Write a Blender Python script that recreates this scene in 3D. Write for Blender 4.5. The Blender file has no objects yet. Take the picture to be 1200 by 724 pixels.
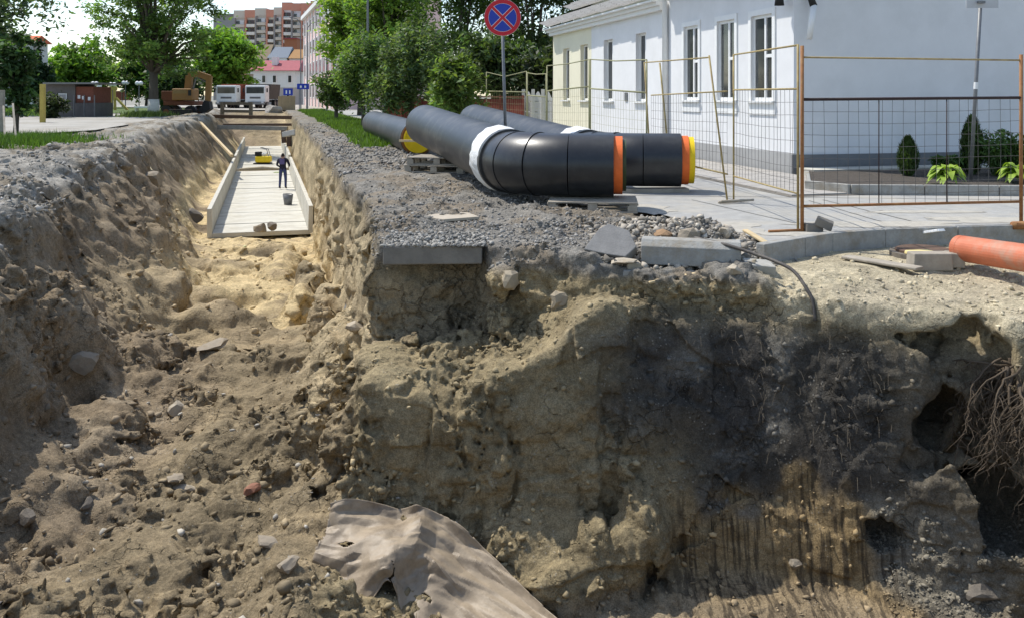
import bpy, bmesh, math, random
import numpy as np
from mathutils import Vector, Matrix
random.seed(7)
RNG = np.random.default_rng(11)
SC = bpy.context.scene
COL = SC.collection
F = 1050.0          # focal length in pixels of the 1200 px wide photograph
EYE = 1.6

# ------------------------------------------------------------------ camera, sky, sun, exposure
cam = bpy.data.cameras.new('camera'); camo = bpy.data.objects.new('camera', cam); COL.objects.link(camo)
camo.location = (0, 0, EYE); camo.rotation_euler = (math.radians(90), 0, 0)
cam.sensor_width = 36; cam.lens = F / 1200 * 36; cam.shift_y = -250 / 1200
cam.clip_start = 0.05; cam.clip_end = 3000
SC.camera = camo

SUN = Vector((-0.72, 0.46, 1.36)).normalized()
world = bpy.data.worlds.new('World'); SC.world = world; world.use_nodes = True
nt = world.node_tree; nt.nodes.clear()
wo = nt.nodes.new('ShaderNodeOutputWorld'); bg = nt.nodes.new('ShaderNodeBackground')
sky = nt.nodes.new('ShaderNodeTexSky'); sky.sky_type = 'NISHITA'; sky.sun_disc = False
sky.sun_elevation = math.asin(SUN.z); sky.sun_rotation = math.atan2(SUN.x, SUN.y)
sky.air_density = 1.0; sky.dust_density = .6; sky.ozone_density = 1.0
tc = nt.nodes.new('ShaderNodeTexCoord'); mp = nt.nodes.new('ShaderNodeMapping'); mp.inputs['Scale'].default_value = (1, 1, 2.6)
cn = nt.nodes.new('ShaderNodeTexNoise'); cn.inputs['Scale'].default_value = 2.3; cn.inputs['Detail'].default_value = 7; cn.inputs['Roughness'].default_value = .58
cr = nt.nodes.new('ShaderNodeValToRGB'); cr.color_ramp.elements[0].position = .52; cr.color_ramp.elements[1].position = .74
cr.color_ramp.elements[0].color = (0, 0, 0, 1); cr.color_ramp.elements[1].color = (.8, .8, .8, 1)
mx = nt.nodes.new('ShaderNodeMix'); mx.data_type = 'RGBA'; mx.inputs[7].default_value = (6.2, 6.5, 6.9, 1)
L = nt.links.new
L(tc.outputs['Generated'], mp.inputs['Vector']); L(mp.outputs[0], cn.inputs['Vector']); L(cn.outputs['Fac'], cr.inputs[0])
L(cr.outputs[0], mx.inputs[0]); L(sky.outputs[0], mx.inputs[6]); L(mx.outputs[2], bg.inputs[0]); L(bg.outputs[0], wo.inputs[0])
bg.inputs[1].default_value = 0.15
sun = bpy.data.lights.new('sun', 'SUN'); sun.energy = 3.5; sun.angle = math.radians(.55); sun.color = (1, .955, .88)
suno = bpy.data.objects.new('sun', sun); COL.objects.link(suno); suno.rotation_euler = SUN.to_track_quat('Z', 'Y').to_euler(); suno.location = (-20, 10, 30)
SC.view_settings.view_transform = 'Standard'; SC.view_settings.look = 'None'; SC.view_settings.gamma = 1
SC.view_settings.use_curve_mapping = False; SC.view_settings.exposure = 0.5
SC.render.engine = 'CYCLES'
cy = SC.cycles; cy.use_denoising = True; cy.max_bounces = 5; cy.diffuse_bounces = 3; cy.glossy_bounces = 2; cy.transmission_bounces = 3
cy.transparent_max_bounces = 4; cy.caustics_reflective = False; cy.caustics_refractive = False

# ------------------------------------------------------------------ materials
MATS = {}
def mat(name, col, rough=.85, var=.18, scale=6., bump=.0, bscale=40., spec=.3, metal=0., dirt=None, dscale=1.5, trans=None, attr=None, vscale=None, bdist=.02):
    if name in MATS: return MATS[name]
    m = bpy.data.materials.new(name); m.use_nodes = True; MATS[name] = m
    t = m.node_tree; b = t.nodes['Principled BSDF']; N = t.nodes.new; K = t.links.new
    b.inputs['Roughness'].default_value = rough; b.inputs['Metallic'].default_value = metal
    b.inputs['Specular IOR Level'].default_value = spec
    co = N('ShaderNodeTexCoord'); src = co.outputs['Object']
    if vscale:
        mp = N('ShaderNodeMapping'); mp.inputs['Scale'].default_value = vscale; K(src, mp.inputs['Vector']); src = mp.outputs[0]
    nz = N('ShaderNodeTexNoise'); nz.inputs['Scale'].default_value = scale; nz.inputs['Detail'].default_value = 8; nz.inputs['Roughness'].default_value = .65; K(src, nz.inputs['Vector'])
    mr = N('ShaderNodeMapRange'); mr.inputs[1].default_value = .25; mr.inputs[2].default_value = .75; mr.inputs[3].default_value = 1 - var; mr.inputs[4].default_value = 1 + var; K(nz.outputs['Fac'], mr.inputs[0])
    mul = N('ShaderNodeVectorMath'); mul.operation = 'SCALE'; K(mr.outputs[0], mul.inputs['Scale'])
    if attr:
        a = N('ShaderNodeAttribute'); a.attribute_name = attr; K(a.outputs['Color'], mul.inputs[0])
    else:
        mul.inputs[0].default_value = col[:3]
    out = mul.outputs[0]
    if dirt:
        n2 = N('ShaderNodeTexNoise'); n2.inputs['Scale'].default_value = dscale; n2.inputs['Detail'].default_value = 6; n2.inputs['Roughness'].default_value = .7; K(src, n2.inputs['Vector'])
        r2 = N('ShaderNodeMapRange'); r2.inputs[1].default_value = .48; r2.inputs[2].default_value = .72; r2.inputs[4].default_value = dirt[3]; K(n2.outputs['Fac'], r2.inputs[0])
        mi = N('ShaderNodeMix'); mi.data_type = 'RGBA'; K(r2.outputs[0], mi.inputs[0]); K(out, mi.inputs[6]); mi.inputs[7].default_value = (*dirt[:3], 1); out = mi.outputs[2]
    K(out, b.inputs['Base Color'])
    if bump:
        n3 = N('ShaderNodeTexNoise'); n3.inputs['Scale'].default_value = bscale; n3.inputs['Detail'].default_value = 6; n3.inputs['Roughness'].default_value = .7; K(src, n3.inputs['Vector'])
        bp = N('ShaderNodeBump'); bp.inputs['Strength'].default_value = bump; bp.inputs['Distance'].default_value = bdist; K(n3.outputs['Fac'], bp.inputs['Height']); K(bp.outputs[0], b.inputs['Normal'])
    if trans:
        tr = N('ShaderNodeBsdfTranslucent'); ms = N('ShaderNodeMixShader'); ms.inputs[0].default_value = trans
        sc_ = N('ShaderNodeVectorMath'); sc_.operation = 'MULTIPLY'; sc_.inputs[1].default_value = (1.25, 1.35, .55); K(out, sc_.inputs[0])
        K(sc_.outputs[0], tr.inputs['Color']); K(b.outputs[0], ms.inputs[1]); K(tr.outputs[0], ms.inputs[2]); K(ms.outputs[0], t.nodes['Material Output'].inputs['Surface'])
    return m

CONC = mat('concrete', (.42, .41, .38), .9, .16, 3, .35, 30, dirt=(.22, .2, .16, .6))
CONC_L = mat('concrete_pale', (.52, .50, .43), .9, .16, 1.5, .25, 30, dirt=(.33, .29, .21, .6), dscale=.9)
CONC_D = mat('concrete_dark', (.21, .19, .16), .9, .25, 5, .4, 40, dirt=(.11, .1, .09, .6), dscale=3)
KERB = mat('kerb_concrete', (.32, .315, .29), .92, .25, 7, .6, 40, dirt=(.24, .195, .13, .85), dscale=4)
ASPH = mat('pavement_asphalt', (.33, .325, .305), .93, .2, 5.0, .35, 90, dirt=(.45, .41, .33, .75), dscale=.9)
TILE = mat('paving_tile', (.36, .34, .31), .92, .15, 3.0, .3, 60, dirt=(.26, .24, .2, .5), dscale=1.2)
ROADL = mat('old_road', (.36, .34, .30), .95, .22, .6, .3, 30, dirt=(.24, .21, .16, .7), dscale=.25)
WHITEW = mat('white_render', (.73, .73, .725), .9, .06, 1.2, .15, 60, dirt=(.62, .62, .605, .55), dscale=.7)
CREAMW = mat('cream_render', (.76, .72, .55), .9, .06, 1.2, .12, 60, dirt=(.6, .56, .42, .35), dscale=.6)
PLINTH = mat('plinth_paint', (.16, .165, .17), .8, .12, 2, .15, 60, dirt=(.26, .25, .23, .4))
WHITE = mat('white_paint', (.78, .78, .76), .5, .05, 4)
GLASS = mat('window_glass', (.045, .05, .05), .08, .35, 2.2, spec=.6)
CURT = mat('curtain', (.30, .28, .24), .8, .3, 14, vscale=(6, 6, .4))
SLATE = mat('grey_slate', (.30, .29, .27), .9, .25, 4, .4, 30, dirt=(.14, .14, .12, .6))
WOODB = mat('brown_wood', (.17, .09, .05), .7, .2, 6)
WOODG = mat('weathered_wood', (.34, .30, .24), .85, .3, 5, .4, 30, vscale=(1, 1, 1))
WOODY = mat('pale_wood', (.55, .43, .25), .8, .22, 8, .3, 50)
PIPEB = mat('black_polyethylene', (.022, .024, .027), .42, .35, 2.5, .06, 8, spec=.5, dirt=(.20, .185, .155, .4), dscale=2.2)
PIPEB2 = mat('black_shrink_sleeve', (.018, .019, .021), .36, .3, 4, .05, 12, spec=.5, dirt=(.12, .115, .1, .22), dscale=2.5)
FILM = mat('white_film', (.74, .74, .72), .45, .1, 9, .5, 16, dirt=(.5, .47, .42, .5), dscale=5, bdist=.05)
ORANGE = mat('orange_foam', (.75, .15, .03), .6, .12, 10, .2, 30)
YELLOW = mat('yellow_cap', (.78, .55, .01), .5, .1, 5)
PVC = mat('orange_pvc', (.52, .15, .07), .5, .14, 9, dirt=(.40, .27, .19, .8), dscale=5, spec=.4)
METALG = mat('galvanised_steel', (.18, .185, .19), .5, .2, 12, metal=.3)
FENY = mat('yellow_fence_paint', (.36, .28, .12), .6, .3, 10, dirt=(.22, .13, .06, .6), dscale=8)
FENR = mat('rusty_fence_paint', (.27, .12, .045), .7, .3, 14, dirt=(.38, .24, .1, .6), dscale=9)
FENK = mat('dark_fence_paint', (.035, .02, .018), .6, .3, 12)
WIRE = mat('fence_wire', (.10, .095, .09), .6, .2, 12)
BLACK = mat('black_rubber', (.02, .02, .02), .6, .2, 10)
SRED = mat('sign_red', (.55, .015, .03), .4, .05, 5); SBLUE = mat('sign_blue', (.02, .05, .38), .4, .05, 5); SGREY = mat('sign_back', (.45, .46, .47), .5, .1, 5)
SOIL = mat('bed_soil', (.10, .085, .07), .95, .4, 14, .9, 40, bdist=.05)
BARK = mat('bark', (.10, .085, .065), .95, .3, 10, .8, 25, vscale=(1, 1, .25))
LIME = mat('whitewash', (.62, .60, .54), .95, .15, 6, .4, 25)
LEAF = mat('leaves', (.07, .13, .03), .55, .25, 2.0, attr='Col', trans=.45)
GRASSM = mat('grass_blades', (.08, .17, .03), .6, .25, 1.5, attr='Col', trans=.3)
GRASSG = mat('lawn_earth', (.09, .13, .035), .95, .3, 2.0, .6, 40)
ROCKM = mat('stone', (.29, .245, .185), .9, .22, 7, .5, 35, dirt=(.25, .195, .12, .85), dscale=5)
ROCKW = mat('pale_stone', (.42, .365, .28), .9, .15, 8, .4, 35, dirt=(.27, .21, .135, .85), dscale=5)
ROCKD = mat('dark_stone', (.17, .148, .12), .9, .25, 7, .5, 35, dirt=(.2, .155, .1, .8), dscale=5)
BRICKM = mat('broken_brick', (.26, .125, .08), .9, .2, 9, .4, 40)
GRAVELM = mat('gravel', (.3, .29, .27), .9, .25, 9, .4, 60, attr='Col')
ROOTM = mat('root_bark', (.10, .076, .052), .95, .3, 12, .5, 40)
CABLE = mat('cable_sheath', (.07, .062, .055), .6, .3, 10, dirt=(.22, .19, .15, .6), dscale=9)
FELT = mat('grey_sheet', (.34, .272, .19), .5, .25, 5, .25, 30, dirt=(.15, .115, .08, .9), dscale=3.5, spec=.35)

# ------------------------------------------------------------------ object helpers
def worldloc(o):
    l = Vector((0, 0, 0))
    while o is not None: l = l + o.location; o = o.parent
    return l
def tag(o, label=None, cat=None, group=None, kind=None):
    if label: o['label'] = label
    if cat: o['category'] = cat
    if group: o['group'] = group
    if kind: o['kind'] = kind
    return o
def thing(name, label, cat, loc, group=None):
    o = bpy.data.objects.new(name, None); COL.objects.link(o); o.location = Vector(loc); o.empty_display_size = .2
    return tag(o, label, cat, group)
def mkobj(name, v, f, m, parent=None, smooth=False, bevel=0, local=False, cols=None, loc=None):
    me = bpy.data.meshes.new(name)
    v = np.asarray(v, dtype=np.float64).reshape(-1, 3)
    if not local:
        if loc is not None: v = v - np.array(loc)
        elif parent is not None: v = v - np.array(worldloc(parent))
    if isinstance(f, np.ndarray):
        n, k = f.shape
        me.vertices.add(len(v)); me.vertices.foreach_set('co', v.astype(np.float32).ravel())
        me.loops.add(n * k); me.loops.foreach_set('vertex_index', f.astype(np.int32).ravel())
        me.polygons.add(n); me.polygons.foreach_set('loop_start', np.arange(0, n * k, k, dtype=np.int32))
        me.update(calc_edges=True)
    else:
        me.from_pydata(v.tolist(), [], f); me.update()
    me.materials.append(m)
    if smooth: me.polygons.foreach_set('use_smooth', [True] * len(me.polygons))
    if smooth == 'crease': me.set_sharp_from_angle(angle=math.radians(14))
    if smooth == 'auto': me.set_sharp_from_angle(angle=math.radians(40))
    if cols is not None:
        a = me.color_attributes.new('Col', 'FLOAT_COLOR', 'POINT')
        c = np.ones((len(v), 4), np.float32); c[:, :3] = cols; a.data.foreach_set('color', c.ravel())
    o = bpy.data.objects.new(name, me); COL.objects.link(o)
    if parent is not None: o.parent = parent
    if loc is not None and parent is None: o.location = Vector(loc)
    if bevel:
        b = o.modifiers.new('bevel', 'BEVEL'); b.width = bevel; b.segments = 2; b.limit_method = 'ANGLE'
    return o
class MB:
    def __init__(s): s.v = []; s.f = []
    def add(s, v, f):
        n = len(s.v); s.v += [tuple(p) for p in v]; s.f += [tuple(i + n for i in q) for q in f]; return s
    def box(s, c, d, ax=None, taper=1.0):
        c = Vector(c); ax = ax or (Vector((1, 0, 0)), Vector((0, 1, 0)), Vector((0, 0, 1)))
        vs = []
        for k in (-1, 1):
            tp = taper if k > 0 else 1
            for i, j in ((-1, -1), (1, -1), (1, 1), (-1, 1)):
                vs.append(c + ax[0] * (i * d[0] / 2 * tp) + ax[1] * (j * d[1] / 2 * tp) + ax[2] * (k * d[2] / 2))
        return s.add(vs, [(0, 3, 2, 1), (4, 5, 6, 7), (0, 1, 5, 4), (1, 2, 6, 5), (2, 3, 7, 6), (3, 0, 4, 7)])
    def beam(s, a, b, w, h, up=(0, 0, 1)):
        a = Vector(a); b = Vector(b); d = (b - a); l = d.length; d.normalize(); up = Vector(up)
        sx = d.cross(up)
        if sx.length < 1e-4: sx = d.cross(Vector((0, 1, 0)))
        sx.normalize(); u = sx.cross(d)
        return s.box((a + b) / 2, (w, l, h), (sx, d, u))
    def tube(s, pts, r, n=8, cap=True):
        pts = [Vector(p) for p in pts]; m = len(pts); rr = r if isinstance(r, (list, tuple)) else [r] * m
        vs = []; prev = None
        for i, p in enumerate(pts):
            t = (pts[min(i + 1, m - 1)] - pts[max(i - 1, 0)])
            if t.length < 1e-9: t = Vector((0, 0, 1))
            t.normalize()
            if prev is None:
                x = t.cross(Vector((0, 0, 1)))
                if x.length < .05: x = t.cross(Vector((0, 1, 0)))
            else: x = prev - t * prev.dot(t)
            x.normalize(); prev = x; y = t.cross(x)
            for k in range(n):
                a = 2 * math.pi * k / n; vs.append(p + (x * math.cos(a) + y * math.sin(a)) * rr[i])
        fs = []
        for i in range(m - 1):
            for k in range(n): fs.append((i * n + k, i * n + (k + 1) % n, (i + 1) * n + (k + 1) % n, (i + 1) * n + k))
        if cap: fs.append(tuple(range(n - 1, -1, -1))); fs.append(tuple((m - 1) * n + k for k in range(n)))
        return s.add(vs, fs)
    def lathe(s, c, prof, n=12):
        c = Vector(c); vs = []
        for r, z in prof:
            for k in range(n):
                a = 2 * math.pi * k / n; vs.append((c.x + r * math.cos(a), c.y + r * math.sin(a), c.z + z))
        fs = []
        for i in range(len(prof) - 1):
            for k in range(n): fs.append((i * n + k, i * n + (k + 1) % n, (i + 1) * n + (k + 1) % n, (i + 1) * n + k))
        fs.append(tuple(range(n - 1, -1, -1))); fs.append(tuple((len(prof) - 1) * n + k for k in range(n)))
        return s.add(vs, fs)
    def prism(s, poly, z0, z1):
        n = len(poly); vs = [(p[0], p[1], z0) for p in poly] + [(p[0], p[1], z1) for p in poly]
        return s.add(vs, [tuple(range(n - 1, -1, -1)), tuple(range(n, 2 * n))] + [(i, (i + 1) % n, (i + 1) % n + n, i + n) for i in range(n)])
    def disc(s, c, nrm, r0, r1, th, n=40, a0=0, a1=2 * math.pi):
        """ring or disc of thickness th round the axis nrm"""
        c = Vector(c); nrm = Vector(nrm).normalized(); x = nrm.cross(Vector((0, 0, 1))); x.normalize(); y = x.cross(nrm)
        vs = []
        for k in range(n):
            a = 2 * math.pi * k / n; d = x * math.cos(a) + y * math.sin(a)
            vs += [c + d * r0 - nrm * th / 2, c + d * r1 - nrm * th / 2, c + d * r1 + nrm * th / 2, c + d * r0 + nrm * th / 2]
        fs = []
        for k in range(n):
            i = 4 * k; j = 4 * ((k + 1) % n)
            for q in range(4): fs.append((i + q, j + q, j + (q + 1) % 4, i + (q + 1) % 4))
        return s.add(vs, fs)
    def build(s, name, m, parent=None, **k): return mkobj(name, s.v, s.f, m, parent, **k)
def copy_tree(o, parent=None):
    c = o.copy(); COL.objects.link(c); c.parent = parent
    for ch in list(o.children): copy_tree(ch, c)
    return c
def P(x, y, Y): return Vector(((x - 600) / F * Y, Y, EYE + (112 - y) / F * Y))
def struct(o): o['kind'] = 'structure'; return o
def poly_sheet(name, pts, z, m, div=0):
    return struct(mkobj(name, [(p[0], p[1], z) for p in pts], [tuple(range(len(pts)))], m))

# ------------------------------------------------------------------ noise
LAT = RNG.random((64, 64, 64)).astype(np.float32) * 2 - 1
LATF = LAT.ravel()
def vn(x, y, z, f, o=0.):
    x = x * f + (17.3 + o * 7.1); y = y * f + (5.7 + o * 13.3); z = z * f + (31.1 + o * 3.7)
    xi = np.floor(x); yi = np.floor(y); zi = np.floor(z)
    fx = (x - xi).astype(np.float32); fy = (y - yi).astype(np.float32); fz = (z - zi).astype(np.float32)
    fx = fx * fx * (3 - 2 * fx); fy = fy * fy * (3 - 2 * fy); fz = fz * fz * (3 - 2 * fz)
    x0 = (xi.astype(np.int32) & 63) << 12; x1 = ((xi.astype(np.int32) + 1) & 63) << 12
    y0 = (yi.astype(np.int32) & 63) << 6; y1 = ((yi.astype(np.int32) + 1) & 63) << 6
    z0 = zi.astype(np.int32) & 63; z1 = (zi.astype(np.int32) + 1) & 63
    def g(a, b): return LATF[a + b + z0] * (1 - fz) + LATF[a + b + z1] * fz
    return (g(x0, y0) * (1 - fy) + g(x0, y1) * fy) * (1 - fx) + (g(x1, y0) * (1 - fy) + g(x1, y1) * fy) * fx
def cellv(x, y, z, f, o=0.):
    """one random value per crooked cell: angular lumps with abrupt edges"""
    w1 = vn(x, y, z, f * .9, o + 1) * .8; w2 = vn(x, y, z, f * .9, o + 2) * .8; w3 = vn(x, y, z, f * .9, o + 3) * .8
    i = np.floor(x * f + w1 + 3.1 * o).astype(np.int32) & 63; j = np.floor(y * f + w2 + 1.7 * o).astype(np.int32) & 63; k = np.floor(z * f * 1.15 + w3 + 5.3 * o).astype(np.int32) & 63
    return LATF[(i << 12) + (j << 6) + k]
def ss(a, b, x):
    t = np.clip((x - a) / (b - a), 0, 1); return t * t * (3 - 2 * t)
def pl(v, pts): return np.interp(v, [p[0] for p in pts], [p[1] for p in pts])
# ------------------------------------------------------------------ the excavated ground: one density field, meshed in blocks
XL_T = [(4, -6.3), (7, -6.1), (10.1, -6.25), (11.5, -6.75), (16.3, -8.3), (24.7, -11.0), (40, -15.7), (62, -21.6), (85, -28.0), (95, -31)]
SL_T = [(4, .25), (8, .36), (11.5, .55), (14, .80), (18, .90), (23, .88), (27.5, .68), (40, .62), (62, .85)]
XR_T = [(4, -1.5), (9.3, -1.42), (11.5, -1.65), (15.3, -2.7), (20, -3.9), (29, -6.2), (44, -10.1), (62, -15), (85, -21.2), (95, -24)]
YF_T = [(-2, 8.75), (-1.2, 8.7), (-.4, 8.5), (.4, 8.5), (1.2, 8.6), (2, 8.62), (2.6, 8.35), (3.05, 8.1), (4.2, 7.6), (6, 7.3), (8, 7.2)]
YU_T = [(-2, 9.85), (-.42, 9.82), (-.25, 9.5), (.05, 9.35), (.6, 9.12), (1.1, 8.95), (1.5, 8.55), (1.8, 7.6), (8, 6.0)]
ZL_T = [(-1.6, -1.14), (-1.2, -1.1), (-.5, -1.0), (0, -.86), (.5, -.6), (.85, -.38), (1.4, -.24), (1.9, -.18), (2.6, -.22), (3.2, -.28), (5, -.3)]
XP_T = [(9.4, 2.9), (10.3, 2.75), (12.2, 1.55), (14, 1.0), (20, -.4), (30, -2.8), (44, -6.2), (62, -11.5), (95, -20)]
YK_T = [(2.55, 9.42), (3.58, 10.2), (4.3, 10.5), (6.2, 10.85), (9, 11.2)]
HF_T = [(5, -2.6), (8, -2.62), (10, -2.56), (12, -2.45), (13.3, -2.4), (14.6, -2.62), (16, -2.76), (20, -2.8), (26, -2.9), (28.4, -2.99), (79, -3.0), (82, -2.4), (86, -1.2), (90, -.3), (95, -.1)]
ELLS = [(P(1135, 475, 7.45), (.46, .42, .72)), (P(1115, 405, 7.7), (.36, .45, .18)), (P(1112, 492, 7.75), (.28, .95, .30)), (P(1188, 590, 7.6), (.42, 1.1, .42)), (P(1034, 618, 7.8), (.15, .5, .12)),
        (P(1165, 505, 7.7), (.26, .7, .34)), (P(663, 320, 8.9), (.11, .35, .09)), (P(640, 352, 8.85), (.11, .35, .11)), (P(604, 348, 9.0), (.09, .3, .08)), (P(395, 575, 9.0), (.35, .3, .14))]
LUMPS = [((-6.4, 19.2, -2.82), (1.3, .45, .34)), ((-7.5, 22.6, -2.85), (1.1, .6, .36)), ((-5.6, 16.9, -2.75), (.8, .4, .32)), ((-6.9, 25.3, -2.95), (1.2, .5, .3)), ((-4.2, 18.4, -2.75), (.45, 1.1, .75)), ((-3.25, 15.9, -2.7), (.4, .8, .8)), ((-2.5, 13.2, -2.5), (.5, .8, .7)), ((-2.15, 11.3, -2.5), (.45, .7, .8)), ((-5.6, 22, -2.85), (.5, 1.3, .5)), ((-7.0, 17.6, -2.4), (.6, .9, .5)), ((-5.6, 13.4, -2.4), (.7, .7, .4)), ((-4.9, 10.6, -2.5), (.6, .6, .35)),
         (P(716, 655, 7.86), (.27, .22, .36)), (P(655, 690, 7.75), (.34, .26, .26)), (P(745, 610, 7.95), (.16, .14, .2)), (P(600, 640, 8.1), (.4, .3, .35)), (P(455, 470, 8.8), (.24, .28, .2)),
         (P(1085, 560, 8.0), (.30, .4, .30)), (P(415, 520, 9.1), (.28, .3, .2)), (P(640, 310, 9.5), (.4, .3, .15)), (P(590, 330, 9.3), (.22, .18, .16)),
         (P(860, 315, 9.0), (.3, .25, .1)), (P(195, 335, 20.5), (.6, 1.2, .35)), (P(380, 425, 13.4), (.5, .4, .22)), (P(330, 425, 13.6), (.35, .35, .2)), (P(290, 430, 13.5), (.3, .3, .16)), (P(240, 600, 9.2), (.5, .4, .12))]
def fields(x, y):
    f = {}
    XL = pl(y, XL_T); f['XL'] = XL + .28 * vn(x * 0, y, y * 0, .55, 3) + .12 * vn(x * 0, y, y * 0, 1.6, 4); f['sL'] = pl(y, SL_T)
    XR = pl(y, XR_T) + .16 * vn(x * 0, y, y * 0, .8, 5) * ss(9.6, 12, y); f['XR'] = XR
    f['YF'] = pl(x, YF_T) + .07 * vn(x, y * 0, y * 0, 1.3, 6); f['YU'] = pl(x, YU_T) + .05 * vn(x, y * 0, y * 0, 2.2, 8)
    XP = pl(y, XP_T); pav = ss(-.5, .15, x - XP) * ss(9.2, 9.6, y)
    kerb = ss(.05, -.05, y - pl(x, YK_T)) * ss(2.3, 2.6, x)          # sandy strip in front of the kerb
    t = np.clip((x - XR) / np.maximum(XP - XR, .5), 0, 1)
    ridge = np.sin(np.pi * np.clip(t, 0, 1)) ** 1.2 * pl(y, [(9.3, 0), (11.5, .03), (13.5, .08), (17, .10), (25, .08), (40, .06), (60, .05), (90, 0)])
    near = ss(10.6, 9.2, y)
    h = .015 + ridge - .12 * near * ss(.2, 1.4, x)
    h = h * (1 - pav) - .10 * pav
    h = np.where(kerb > 0, h * (1 - kerb) + kerb * (-.2 - .07 * ss(9.6, 7.8, y)), h)
    h = h + .10 * np.exp(-((x - 1.75) ** 2 / .5 + (y - 10.1) ** 2 / .3))
    h = h - .10 * np.exp(-((x - 1.15) ** 2 / .5 + (y - 12.25) ** 2 / .25))
    f['HR'] = h; f['pav'] = pav; f['kerb'] = kerb
    f['ZL'] = np.where(x > 1.5, np.minimum(h, h * ss(1.5, 2.1, x) + pl(x, ZL_T) * (1 - ss(1.5, 2.1, x))), np.minimum(pl(x, ZL_T) + .12 * (np.minimum(y, 10) - 9.0), h))
    dl = XL - x
    hl = .07 * np.exp(-((dl - .8) / .8) ** 2) * pl(y, [(9, .3), (14, 1), (30, 1.0), (60, .6)]) + .12 * vn(x, y, y * 0, .35, 9) * ss(6, 1, dl)
    hl = hl + .26 * np.exp(-((x + 10.8) ** 2 / 1.1 + (y - 20.5) ** 2 / 2.2)) + .04 * np.exp(-((x + 9.4) ** 2 / .8 + (y - 15.5) ** 2 / 1.5))
    f['HL'] = hl + .06 * vn(x, y, y * 0, 1.1, 71) * ss(4, 2, dl) + .06 * vn(x, y, y * 0, 2.7, 72) * ss(4, 2, dl) - .06 * ss(3.5, 5.5, dl); f['dl'] = dl
    HF = pl(y, HF_T); w = ss(-2.4, .6, x) * ss(9.3, 8.6, y)
    HF = HF * (1 - w) + (-2.74) * w
    HF = HF + .34 * np.exp(-((x + 1.35) ** 2 + (y - 8.75) ** 2) / .6) + .18 * np.exp(-((x + .4) ** 2 / 1.2 + (y - 8.1) ** 2 / .3))
    HF = HF + .75 * np.exp(-(((x - 3.75) / .55) ** 2 + ((y - 7.85) / .5) ** 2)) + (.17 * vn(x, y, y * 0, .75, 10) + .09 * vn(x, y, y * 0, 1.9, 73)) * ss(27.5, 25, y)
    HF = HF + .3 * np.exp(-((x - XL - 1.0) / .6) ** 2) * ss(28, 24, y)
    f['HF'] = HF
    return f
def smin(a, b, k):
    h = np.clip(.5 + .5 * (b - a) / k, 0, 1); return b + (a - b) * h - k * h * (1 - h)
def smax(a, b, k): return -smin(-a, -b, k)
def base_density(f, x, y, z):
    cL = 1 / np.sqrt(1 + f['sL'] ** 2)
    aL = (x - f['XL'] + f['sL'] * z) * cL
    left = smax(z - f['HL'], aL, .12)
    aR = (f['XR'] + .07 * z - x)
    aF = (f['YF'] + .20 * z - y) * .98
    low = smax(smax(z - f['ZL'], aR, .08), aF, .10)
    aU = (f['YU'] + .12 * z - y) * .98
    up = smax(smax(smax(z - f['HR'], aR, .05), aU, .05), aF, .08)
    near = smax(z - .0, y - 1.3 - .2 * -z, .1)
    d = smin(smin(left, smin(low, up, .06), .1), smin(z - f['HF'], near, .2), .16)
    return d
def ell(c, r, x, y, z):
    q = np.sqrt(((x - c[0]) / r[0]) ** 2 + ((y - c[1]) / r[1]) ** 2 + ((z - c[2]) / r[2]) ** 2)
    return (q - 1) * min(r)
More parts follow.
